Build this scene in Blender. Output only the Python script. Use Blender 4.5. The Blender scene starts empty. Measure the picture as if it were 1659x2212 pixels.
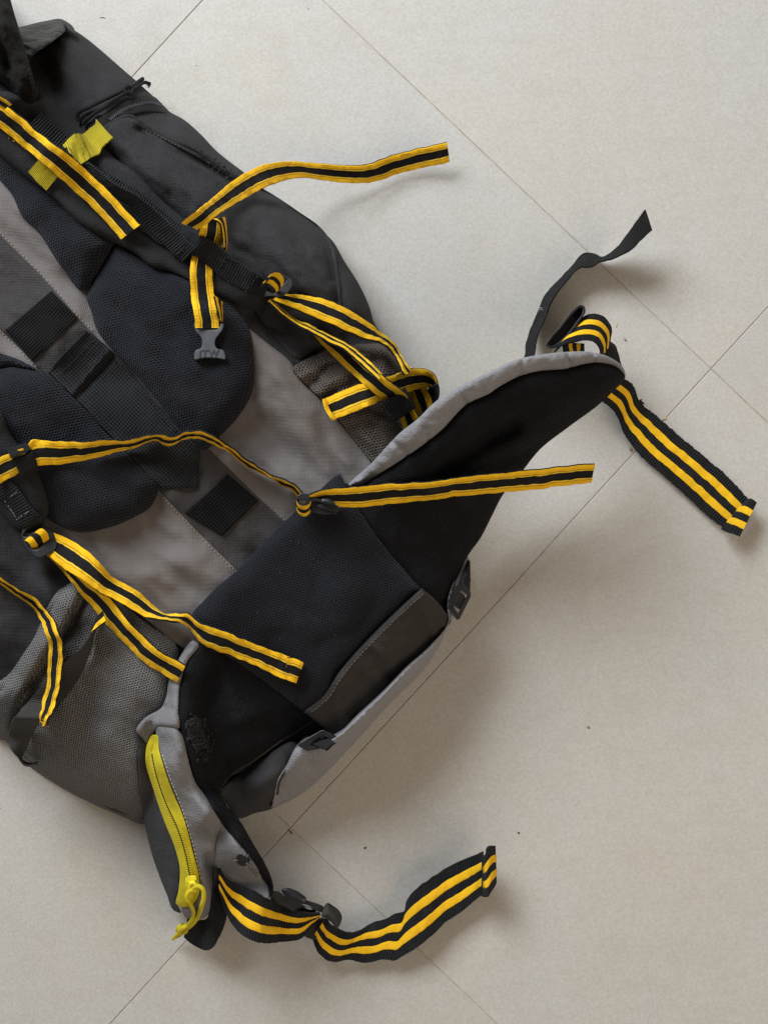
import bpy, math, random
import numpy as np
from mathutils import Vector, Matrix
from mathutils.geometry import delaunay_2d_cdt

random.seed(4); RNG = np.random.default_rng(11)
C = bpy.context.scene.collection
scene = bpy.context.scene

# ------------------------------------------------------------------ camera, world, lamps, exposure
S = 2245.0            # plan units ("u") per metre on the floor
CX, CY, CAMH = 829.5, 1106.0, 1.35
cam = bpy.data.cameras.new("camera"); camo = bpy.data.objects.new("camera", cam); C.objects.link(camo)
camo.location = (0, 0, CAMH); camo.rotation_euler = (0, 0, 0)
cam.sensor_fit = 'VERTICAL'; cam.sensor_height = 24.0
cam.lens = 12.0 / ((1106.0 / S) / CAMH); cam.clip_start = 0.02; cam.clip_end = 60
scene.camera = camo

world = bpy.data.worlds.new("World"); scene.world = world; world.use_nodes = True
bg = world.node_tree.nodes['Background']
bg.inputs['Color'].default_value = (1.0, 0.87, 0.73, 1); bg.inputs['Strength'].default_value = 0.225

def area(name, loc, target, size, energy, color):
    l = bpy.data.lights.new(name, 'AREA'); l.shape = 'RECTANGLE'; l.size, l.size_y = size
    l.energy = energy; l.color = color
    o = bpy.data.objects.new(name, l); C.objects.link(o); o.location = loc
    o.rotation_euler = (Vector(target) - Vector(loc)).to_track_quat('-Z', 'Y').to_euler()
    return o
area("window_light", (-1.15, 1.75, 1.75), (0.0, 0.0, 0.0), (1.45, 1.15), 110, (0.885, 0.94, 1.0))
area("room_light", (1.9, -1.5, 2.1), (0.1, -0.1, 0.0), (2.2, 2.2), 37, (1.0, 0.83, 0.65))
scene.view_settings.view_transform = 'Standard'; scene.view_settings.look = 'None'
scene.view_settings.exposure = 0.0; scene.view_settings.gamma = 1.0

# ------------------------------------------------------------------ small maths
def P(x, y, z):
    """plan point (u) at height z (m) -> world"""
    x, y, z = np.broadcast_arrays(np.asarray(x, float), np.asarray(y, float), np.asarray(z, float))
    k = (CAMH - z) / CAMH
    return np.stack([(x - CX) / S * k, -(y - CY) / S * k, z], -1)

def vnoise(x, y, seed=0):
    x = np.asarray(x, float); y = np.asarray(y, float)
    xi = np.floor(x).astype(np.int64); yi = np.floor(y).astype(np.int64)
    fx = x - xi; fy = y - yi
    fx = fx * fx * (3 - 2 * fx); fy = fy * fy * (3 - 2 * fy)
    def h(a, b):
        n = (a * 374761393 + b * 668265263 + seed * 974634541) & 0xFFFFFFFF
        n = ((n ^ (n >> 13)) * 1274126177) & 0xFFFFFFFF
        return ((n ^ (n >> 16)) & 0xFFFF) / 32767.5 - 1.0
    return (h(xi, yi) * (1 - fx) + h(xi + 1, yi) * fx) * (1 - fy) + (h(xi, yi + 1) * (1 - fx) + h(xi + 1, yi + 1) * fx) * fy

def fbm(x, y, seed=0, o=3):
    s = 0; a = 1.0
    for k in range(o):
        s = s + a * vnoise(x * 2 ** k + 17.3 * k, y * 2 ** k - 9.1 * k, seed + k); a *= 0.5
    return s

def spline(pts, closed=True, step=6.0, n=None):
    """smooth curve through pts; a third entry 1 keeps a corner sharp"""
    X = np.array([p[:2] for p in pts], float); m = len(X)
    sharp = [len(p) > 2 and bool(p[2]) for p in pts]
    out = []
    segs = m if closed else m - 1
    for i in range(segs):
        p1, p2 = X[i], X[(i + 1) % m]
        p0 = X[(i - 1) % m] if (closed or i > 0) else 2 * p1 - p2
        p3 = X[(i + 2) % m] if (closed or i + 2 < m) else 2 * p2 - p1
        L = np.linalg.norm(p2 - p1) + 1e-9
        L0 = np.linalg.norm(p1 - p0) + 1e-9; L3 = np.linalg.norm(p3 - p2) + 1e-9
        t1 = (p2 - p1) if sharp[i] else L * ((p1 - p0) / L0 * L + (p2 - p1) / L * L0) / (L + L0)
        t2 = (p2 - p1) if sharp[(i + 1) % m] else L * ((p2 - p1) / L * L3 + (p3 - p2) / L3 * L) / (L + L3)
        k = max(2, int(math.ceil(L / step)))
        t = np.arange(k)[:, None] / k
        out.append((2*t**3 - 3*t**2 + 1) * p1 + (t**3 - 2*t**2 + t) * t1 + (-2*t**3 + 3*t**2) * p2 + (t**3 - t**2) * t2)
    if not closed: out.append(X[-1:])
    Q = np.concatenate(out)
    if n:
        d = np.r_[0, np.cumsum(np.linalg.norm(np.diff(Q, axis=0), axis=1))]
        tt = np.linspace(0, d[-1], n)
        Q = np.stack([np.interp(tt, d, Q[:, 0]), np.interp(tt, d, Q[:, 1])], -1)
    return Q

def dist_poly(x, y, poly, closed=True):
    A = poly; B = np.roll(poly, -1, 0)
    if not closed: A, B = poly[:-1], poly[1:]
    out = np.full(len(x), 1e9)
    ch = max(1, int(3e6 / max(1, len(A))))
    for s in range(0, len(x), ch):
        px = x[s:s+ch, None]; py = y[s:s+ch, None]
        dx = (B - A)[:, 0]; dy = (B - A)[:, 1]
        t = np.clip(((px - A[:, 0]) * dx + (py - A[:, 1]) * dy) / (dx * dx + dy * dy + 1e-12), 0, 1)
        ex = px - A[:, 0] - t * dx; ey = py - A[:, 1] - t * dy
        out[s:s+ch] = np.sqrt((ex * ex + ey * ey).min(1))
    return out

def inside(x, y, poly):
    res = np.zeros(len(x), bool)
    A = poly; B = np.roll(poly, -1, 0)
    for (x1, y1), (x2, y2) in zip(A, B):
        c = (y1 > y) != (y2 > y)
        if abs(y2 - y1) > 1e-12:
            res ^= c & (x < (x2 - x1) * (y - y1) / (y2 - y1) + x1)
    return res

def rbf(ctrl):
    K = np.array(ctrl, float); X = K[:, :2] / 300.0; n = len(K)
    D = np.linalg.norm(X[:, None] - X[None], axis=2)
    M = np.zeros((n + 3, n + 3)); M[:n, :n] = np.sqrt(D * D + 0.015)
    M[:n, n] = 1; M[:n, n+1:] = X; M[n, :n] = 1; M[n+1:, :n] = X.T
    w = np.linalg.solve(M, np.r_[K[:, 2], 0, 0, 0])
    def f(x, y):
        Q = np.stack([np.asarray(x, float), np.asarray(y, float)], -1) / 300.0
        d = np.sqrt(((Q[:, None] - X[None]) ** 2).sum(2) + 0.015)
        return d @ w[:n] + w[n] + Q @ w[n+1:]
    return f

# ------------------------------------------------------------------ height raster of what has been laid so far
RS = 3.0; RX0, RY0 = -330.0, -250.0; RW, RH = 700, 860
HM = np.zeros((RH, RW))
def blur(A, r):
    if r <= 0: return A
    k = int(max(1, round(r / RS)))
    for ax in (0, 1):
        for _ in range(2):
            pad = [(0, 0), (0, 0)]; pad[ax] = (k + 1, k)
            c = np.cumsum(np.pad(A, pad, mode='edge'), axis=ax)
            A = (np.take(c, range(2*k+1, c.shape[ax]), ax) - np.take(c, range(0, c.shape[ax]-2*k-1), ax)) / (2*k+1)
    return A
def sample(A, x, y):
    fx = np.clip((np.asarray(x, float) - RX0) / RS, 0, RW - 1.001); fy = np.clip((np.asarray(y, float) - RY0) / RS, 0, RH - 1.001)
    i = fx.astype(int); j = fy.astype(int); u = fx - i; v = fy - j
    return (A[j, i] * (1-u) + A[j, i+1] * u) * (1-v) + (A[j+1, i] * (1-u) + A[j+1, i+1] * u) * v
def ground(r=0):
    A = blur(HM.copy(), r)
    return lambda x, y: sample(A, x, y)

# ------------------------------------------------------------------ materials
def new_mat(name):
    m = bpy.data.materials.new(name); m.use_nodes = True
    nt = m.node_tree; b = nt.nodes['Principled BSDF']
    return m, nt, b
class N:
    """tiny node helper"""
    def __init__(s, nt): s.nt = nt
    def n(s, t, **k):
        o = s.nt.nodes.new(t)
        for a, v in k.items(): setattr(o, a, v)
        return o
    def put(s, sock, v):
        if v is None: return
        if hasattr(v, 'is_output') or isinstance(v, bpy.types.NodeSocket): s.nt.links.new(v, sock)
        else: sock.default_value = v
    def m(s, op, a, b=None, c=None):
        o = s.n('ShaderNodeMath', operation=op)
        s.put(o.inputs[0], a); s.put(o.inputs[1], b); s.put(o.inputs[2], c)
        return o.outputs[0]
    def mix(s, f, a, b, blend='MIX'):
        o = s.n('ShaderNodeMix', data_type='RGBA', blend_type=blend)
        s.put(o.inputs[0], f); s.put(o.inputs[6], a); s.put(o.inputs[7], b)
        return o.outputs[2]
    def noise(s, vec, scale, detail=3, rough=0.55):
        o = s.n('ShaderNodeTexNoise'); s.put(o.inputs['Vector'], vec)
        o.inputs['Scale'].default_value = scale; o.inputs['Detail'].default_value = detail; o.inputs['Roughness'].default_value = rough
        return o.outputs['Fac']
    def maprange(s, v, a, b, c=0., d=1.):
        o = s.n('ShaderNodeMapRange'); s.put(o.inputs[0], v)
        for i, q in enumerate((a, b, c, d)): o.inputs[i+1].default_value = q
        return o.outputs[0]
    def bump(s, h, strength, dist, normal=None):
        o = s.n('ShaderNodeBump'); o.inputs['Strength'].default_value = strength; o.inputs['Distance'].default_value = dist
        s.put(o.inputs['Height'], h); s.put(o.inputs['Normal'], normal)
        return o.outputs[0]
def c4(c, k=1.0): return (c[0]*k, c[1]*k, c[2]*k, 1)
def uvs(h):
    uv = h.n('ShaderNodeUVMap').outputs[0]
    sp = h.n('ShaderNodeSeparateXYZ'); h.put(sp.inputs[0], uv)
    pos = h.n('ShaderNodeNewGeometry').outputs['Position']
    return uv, sp.outputs[0], sp.outputs[1], pos

def cloth(name, col, pitch=0.0015, kind='weave', contrast=0.45, bump=0.5, sheen=0.25, rough=0.88, wear=0.15, wearcol=None, crumple=0.5):
    m, nt, b = new_mat(name); h = N(nt); uv, u, v, pos = uvs(h)
    # slight wobble of the threads so the grid is not machine perfect
    wob = h.m('MULTIPLY', h.m('SUBTRACT', h.noise(pos, 60, 2), 0.5), pitch * (0.5 if kind == 'rib' else 1.6))
    uu = h.m('ADD', u, wob); vv = h.m('ADD', v, wob)
    k = 2 * math.pi / pitch
    if kind == 'weave':
        su = h.m('SINE', h.m('MULTIPLY', uu, k)); sv = h.m('SINE', h.m('MULTIPLY', vv, k))
        f = h.m('MULTIPLY_ADD', h.m('MULTIPLY', su, sv), 0.5, 0.5)
    elif kind == 'mesh':        # knitted spacer mesh: hexagonal holes
        a = h.m('SINE', h.m('MULTIPLY', uu, k))
        w2 = h.m('MULTIPLY', vv, k * 0.577)
        b1 = h.m('COSINE', h.m('MULTIPLY', uu, k)); b2 = h.m('COSINE', w2)
        s3 = h.m('MULTIPLY', b1, b2); s4 = h.m('COSINE', h.m('MULTIPLY', vv, k * 1.154))
        f = h.maprange(h.m('ADD', h.m('MULTIPLY', s3, 2.0), s4), -1.5, 2.2, 1.0, 0.0)
    else:                       # ribbed webbing, ribs across the length
        f = h.m('MULTIPLY_ADD', h.m('SINE', h.m('MULTIPLY', vv, k)), 0.5, 0.5)
        g = h.m('MULTIPLY_ADD', h.m('SINE', h.m('MULTIPLY', uu, k * 0.9)), 0.12, 0.0)
        f = h.m('ADD', f, g)
    big = h.noise(pos, 9, 4, 0.6); mid = h.noise(pos, 55, 4, 0.65); fine = h.noise(pos, 1100, 2)
    base = h.mix(f, c4(col, 1 - contrast), c4(col, 1 + contrast))
    base = h.mix(h.maprange(big, 0.3, 0.7, 0, 0.35), base, c4(wearcol or col, 1.0 if wearcol else 1.35))
    if wear: base = h.mix(h.maprange(h.m('MULTIPLY', mid, fine), 0.30, 0.5, 0, wear), base, c4(wearcol or (0.35, 0.33, 0.30)))
    h.put(b.inputs['Base Color'], base)
    b.inputs['Roughness'].default_value = rough
    b.inputs['Specular IOR Level'].default_value = 0.12
    b.inputs['Sheen Weight'].default_value = sheen * 0.12; b.inputs['Sheen Roughness'].default_value = 0.45
    b.inputs['Sheen Tint'].default_value = (0.8, 0.88, 1.0, 1)
    n1 = h.bump(h.m('ADD', mid, h.m('MULTIPLY', big, 0.8)), crumple, 0.006)
    h.put(b.inputs['Normal'], h.bump(f, bump, pitch * 0.5, n1))
    return m

CHARCOAL = cloth("charcoal_canvas", (0.0320, 0.0308, 0.0325), 0.0017, contrast=0.6, wear=0.08, bump=0.8)
STRAPCLOTH = cloth("strap_canvas", (0.0225, 0.0225, 0.0240), 0.0016, bump=0.8, contrast=0.45, wear=0.08)
TAUPE = cloth("taupe_canvas", (0.140, 0.126, 0.120), 0.0016, bump=0.5, contrast=0.26, wear=0.03, crumple=0.22)
SPINE = cloth("dark_grey_canvas", (0.046, 0.043, 0.043), 0.0019, contrast=0.42, wear=0.08)
HEM = cloth("brown_grey_canvas", (0.040, 0.0355, 0.033), 0.0019, contrast=0.4, wear=0.12)
LIGHTGREY = cloth("light_grey_canvas", (0.225, 0.222, 0.233), 0.0021, contrast=0.34, wear=0.05, crumple=0.6)
MIDGREY = cloth("grey_canvas", (0.172, 0.167, 0.170), 0.0020, contrast=0.32, wear=0.05, crumple=0.6)
POUCHDARK = cloth("pouch_dark_canvas", (0.040, 0.0385, 0.041), 0.0020, contrast=0.3, wear=0.08)
AIRMESH = cloth("black_air_mesh", (0.0092, 0.0096, 0.0125), 0.0026, 'mesh', contrast=0.85, bump=0.8, sheen=0.6, wear=0.04, crumple=0.35)
FINEMESH = cloth("black_knit", (0.0064, 0.0064, 0.0076), 0.0024, 'mesh', contrast=0.55, bump=0.8, sheen=0.06, wear=0.03, crumple=0.5)
POCKETMESH = cloth("grey_net", (0.112, 0.108, 0.106), 0.0024, 'mesh', contrast=0.75, bump=1.0, sheen=0.1, wear=0.0, crumple=0.5)
POCKETBROWN = cloth("brown_net", (0.088, 0.073, 0.062), 0.0027, 'mesh', contrast=0.75, bump=1.0, sheen=0.1, wear=0.0, crumple=0.6)
WEB = cloth("black_webbing", (0.0165, 0.0172, 0.0190), 0.0024, 'rib', contrast=0.75, bump=1.0, sheen=0.2, wear=0.10, crumple=0.25)
WEBFINE = cloth("black_tape", (0.0120, 0.0115, 0.0118), 0.0012, 'rib', contrast=0.35, bump=0.5, sheen=0.15, wear=0.08, crumple=0.25)
WEBGREY = cloth("grey_webbing", (0.045, 0.043, 0.040), 0.0020, 'rib', contrast=0.4, bump=0.7, sheen=0.2, wear=0.1, crumple=0.3)
RUNG = cloth("ladder_webbing", (0.0065, 0.0065, 0.0068), 0.0024, 'rib', contrast=0.6, bump=0.9, sheen=0.06, wear=0.03, crumple=0.1)
YELLOW = cloth("yellow_tape", (0.94, 0.555, 0.019), 0.0012, 'rib', contrast=0.15, bump=0.5, sheen=0.1, wear=0.32, wearcol=(0.66, 0.33, 0.012), crumple=0.3)
YELLOWDARK = cloth("yellow_groove_shaded", (0.52, 0.25, 0.010), 0.0011, 'rib', contrast=0.2, bump=0.35, sheen=0.1, wear=0.0, crumple=0.3)  # dark orange: stitch line colour with the groove's shade painted in
YELLOWFOLDLIT = cloth("yellow_fold_lit", (0.88, 0.60, 0.055), 0.0011, 'rib', contrast=0.10, bump=0.35, sheen=0.1, wear=0.1, wearcol=(0.80, 0.45, 0.02), crumple=0.3)  # paler yellow: light caught by the fold is painted into the tape
LIME = cloth("lime_elastic", (0.40, 0.32, 0.020), 0.0013, 'rib', contrast=0.40, bump=0.8, sheen=0.1, wear=0.1, wearcol=(0.30, 0.26, 0.02), crumple=0.3)
ZIPYEL = cloth("zip_yellow", (0.57, 0.47, 0.022), 0.0012, 'weave', contrast=0.12, bump=0.4, sheen=0.1, wear=0.12, wearcol=(0.42, 0.36, 0.03), crumple=0.2)
NYLON = cloth("black_nylon", (0.0060, 0.0070, 0.0068), 0.0012, 'weave', contrast=0.3, bump=0.2, sheen=0.0, rough=0.40, wear=0.0, crumple=0.8)
LIDCLOTH = cloth("black_lid_cloth", (0.0075, 0.0068, 0.0058), 0.0012, 'weave', contrast=0.3, bump=0.3, sheen=0.1, wear=0.05, crumple=0.8)
FOAM = cloth("torn_foam", (0.0170, 0.0170, 0.0185), 0.0040, 'mesh', contrast=0.3, bump=0.4, sheen=0.0, wear=0.2, wearcol=(0.04, 0.04, 0.042), crumple=1.0)
CORD = cloth("black_cord", (0.0130, 0.0135, 0.0145), 0.0016, 'weave', contrast=0.5, bump=0.8, sheen=0.2, wear=0.1, crumple=0.1)
THREAD = cloth("pale_thread", (0.20, 0.18, 0.16), 0.002, 'rib', contrast=0.2, bump=0.1, wear=0.0, crumple=0.0)
DARKTHREAD = cloth("dark_thread", (0.022, 0.021, 0.021), 0.002, 'rib', contrast=0.2, bump=0.1, wear=0.0, crumple=0.0)
WHITETHREAD = cloth("white_thread", (0.50, 0.48, 0.45), 0.002, 'rib', contrast=0.2, bump=0.1, wear=0.0, crumple=0.0)

def plastic(name, col, rough=0.34):
    m, nt, b = new_mat(name); h = N(nt)
    pos = h.n('ShaderNodeNewGeometry').outputs['Position']
    f = h.noise(pos, 90, 5, 0.7); g = h.noise(pos, 900, 2)
    h.put(b.inputs['Base Color'], h.mix(h.maprange(f, 0.35, 0.75), c4(col), c4(col, 1.7)))
    h.put(b.inputs['Roughness'], h.maprange(f, 0.2, 0.8, rough - 0.10, rough + 0.15)); b.inputs['Specular IOR Level'].default_value = 0.42
    h.put(b.inputs['Normal'], h.bump(h.m('ADD', f, h.m('MULTIPLY', g, 0.4)), 0.25, 0.0008))
    return m
PLASTIC = plastic("black_plastic", (0.0090, 0.0098, 0.0115), 0.36)
PLASTICGREY = plastic("grey_plastic", (0.048, 0.052, 0.058), 0.5)
YELPLASTIC = plastic("yellow_plastic", (0.62, 0.52, 0.02), 0.4)

def tile_mat():
    m, nt, b = new_mat("porcelain_tile"); h = N(nt)
    pos = h.n('ShaderNodeNewGeometry').outputs['Position']
    info = h.n('ShaderNodeObjectInfo').outputs['Random']
    off = h.n('ShaderNodeVectorMath', operation='ADD'); h.put(off.inputs[0], pos)
    cmb = h.n('ShaderNodeCombineXYZ'); h.put(cmb.inputs[2], h.m('MULTIPLY', info, 7.0)); h.put(off.inputs[1], cmb.outputs[0])
    p = off.outputs[0]
    cl = h.noise(p, 5.5, 6, 0.62); md = h.noise(p, 38, 4, 0.6); fi = h.noise(p, 420, 3, 0.7); sp = h.noise(p, 900, 1)
    mp = h.n('ShaderNodeMapping'); mp.inputs['Rotation'].default_value = (0, 0, math.radians(43)); mp.inputs['Scale'].default_value = (1.0, 9.0, 1.0); h.put(mp.inputs[0], p)
    st = h.noise(mp.outputs[0], 9, 4, 0.6)
    warm = (0.486, 0.458, 0.406); cool = (0.482, 0.474, 0.450); dark = (0.410, 0.376, 0.325)
    col = h.mix(h.maprange(cl, 0.35, 0.68), c4(cool), c4(warm))
    col = h.mix(h.maprange(md, 0.45, 0.75, 0, 0.28), col, c4(dark))
    col = h.mix(h.maprange(st, 0.5, 0.8, 0, 0.20), col, c4(dark))
    col = h.mix(h.maprange(fi, 0.46, 0.68, 0, 0.34), col, c4(dark, 0.80))
    col = h.mix(h.maprange(fi, 0.32, 0.46, 0.22, 0), col, (0.64, 0.61, 0.56, 1))
    # scattered specks of dirt
    vo = h.n('ShaderNodeTexVoronoi'); h.put(vo.inputs['Vector'], p); vo.inputs['Scale'].default_value = 26; vo.inputs['Randomness'].default_value = 1
    keep = h.m('GREATER_THAN', h.noise(vo.outputs['Position'], 31, 1), 0.60)
    dot = h.m('MULTIPLY', h.maprange(vo.outputs['Distance'], 0.010, 0.034, 0.6, 0.0), keep)
    col = h.mix(dot, col, (0.10, 0.075, 0.05, 1))
    tint = h.m('MULTIPLY_ADD', info, 0.06, 0.915); cc = h.n('ShaderNodeCombineXYZ')
    for q in range(3): h.put(cc.inputs[q], tint)
    col = h.mix(1.0, col, cc.outputs[0], 'MULTIPLY')
    # thin scuffs
    scf = h.noise(p, 14, 2, 0.4)
    line = h.maprange(h.m('ABSOLUTE', h.m('SUBTRACT', scf, 0.5)), 0.0, 0.0035, 1, 0)
    gate = h.maprange(h.noise(p, 3.1, 2), 0.60, 0.72)
    col = h.mix(h.m('MULTIPLY', h.m('MULTIPLY', line, gate), 0.30), col, (0.20, 0.16, 0.12, 1))
    h.put(b.inputs['Base Color'], col)
    h.put(b.inputs['Roughness'], h.maprange(md, 0.3, 0.7, 0.50, 0.66))
    b.inputs['Specular IOR Level'].default_value = 0.35
    h.put(b.inputs['Normal'], h.bump(h.m('ADD', fi, h.m('MULTIPLY', md, 0.6)), 0.30, 0.0006))
    return m
TILE = tile_mat()
def plain(name, col, rough=0.8):
    m, nt, b = new_mat(name); h = N(nt)
    pos = h.n('ShaderNodeNewGeometry').outputs['Position']
    h.put(b.inputs['Base Color'], h.mix(h.maprange(h.noise(pos, 70, 4), 0.3, 0.7), c4(col, 0.7), c4(col, 1.2)))
    b.inputs['Roughness'].default_value = rough
    return m
GROUT = plain("grout", (0.44, 0.385, 0.31)); SEED = plain("seed_husk", (0.62, 0.50, 0.30)); CRUMB = plain("brown_crumb", (0.28, 0.16, 0.08)); SPECK = plain("dark_crumb", (0.035, 0.025, 0.02))
WORN = plain("worn_backing", (0.009, 0.0095, 0.011))

# ------------------------------------------------------------------ object helpers
root = bpy.data.objects.new("backpack", None); C.objects.link(root)
root.empty_display_size = 0.1
root.location = (float(P(450, 1000, 0)[0]), float(P(450, 1000, 0)[1]), 0)
root['label'] = "worn charcoal and grey hiking backpack lying face down on the tiled floor"
root['category'] = "backpack"

def link(name, verts, faces, mats, parent=None, uv=None, midx=None, label=None, kind=None, smooth=True, angle=50):
    me = bpy.data.meshes.new(name)
    me.from_pydata([tuple(map(float, v)) for v in verts], [], [tuple(map(int, f)) for f in faces])
    if not isinstance(mats, (list, tuple)): mats = [mats]
    for m in mats: me.materials.append(m)
    if midx is not None: me.polygons.foreach_set('material_index', np.asarray(midx, np.int32))
    if uv is not None:
        l = me.uv_layers.new(name='UVMap')
        vi = np.empty(len(me.loops), np.int32); me.loops.foreach_get('vertex_index', vi)
        l.data.foreach_set('uv', np.asarray(uv, np.float32)[vi].ravel())
    if smooth:
        me.shade_smooth(); me.set_sharp_from_angle(angle=math.radians(angle))
    me.update()
    o = bpy.data.objects.new(name, me); C.objects.link(o)
    if parent is not None:
        o.parent = parent
        if parent is root: o.matrix_parent_inverse = Matrix.Translation(-root.location)
    if label: o['label'] = label
    if kind: o['kind'] = kind
    return o

class Geo:
    def __init__(s): s.v = []; s.f = []; s.uv = []; s.m = []; s.n = 0
    def add(s, v, f, uv=None, m=0):
        v = np.asarray(v, float).reshape(-1, 3)
        s.v.append(v); s.f += [tuple(i + s.n for i in q) for q in f]; s.m += [m] * len(f)
        s.uv.append(np.asarray(uv, float) if uv is not None else v[:, :2]); s.n += len(v)
    def link(s, name, mats, parent=None, **k):
        return link(name, np.concatenate(s.v), s.f, mats, parent, uv=np.concatenate(s.uv), midx=s.m, **k)

def cdt(poly, extra, holes=()):
    loops = [poly] + list(holes); V = []; F = []; 
    for lp in loops:
        F.append(list(range(len(V), len(V) + len(lp)))); V += [Vector((float(a), float(b))) for a, b in lp]
    E = [(l[i], l[(i + 1) % len(l)]) for l in F for i in range(len(l))]
    V += [Vector((float(a), float(b))) for a, b in extra]
    r = delaunay_2d_cdt(V, E, [F[0]], 1, 1e-4)
    XY = np.array([(a.x, a.y) for a in r[0]]); T = np.array([t for t in r[2] if len(t) == 3])
    for hl in holes:
        c = XY[T].mean(1); T = T[~inside(c[:, 0], c[:, 1], np.asarray(hl))]
    a, b, c = XY[T[:, 0]], XY[T[:, 1]], XY[T[:, 2]]
    ar = (b[:, 0]-a[:, 0])*(c[:, 1]-a[:, 1]) - (b[:, 1]-a[:, 1])*(c[:, 0]-a[:, 0])
    T[ar > 0] = T[ar > 0][:, ::-1]      # y runs down in plan: this order faces up
    return XY, T

def KB(r):
    a, b = ground(r), ground(0)
    return lambda x, y: np.maximum(a(x, y), b(x, y))

def band_over(pts, lift, tilt=0.0):
    q = spline(pts, True, 4); c = q.mean(0); q = np.concatenate([c + (q - c) * f for f in (1, .8, .5, .2)])
    z = ground(0)(q[:, 0], q[:, 1]); A = np.c_[q - c, np.ones(len(q))]
    w = np.linalg.lstsq(A, z, rcond=None)[0]; w[:2] *= 0.6; e = np.percentile(z - A @ w, 92)
    return lambda x, y: w[0] * (x - c[0]) + w[1] * (y - c[1]) + w[2] + e + lift

def rim_edges(T):
    cnt = {}
    for t in T:
        for i in range(3):
            e = (t[i], t[(i+1) % 3]); k = (min(e), max(e))
            cnt.setdefault(k, []).append(e)
    return [v[0] for v in cnt.values() if len(v) == 1]

def prof(t): t = np.clip(t, 0, 1); return np.sqrt(np.maximum(0, 1 - (1 - t) ** 2))

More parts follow.
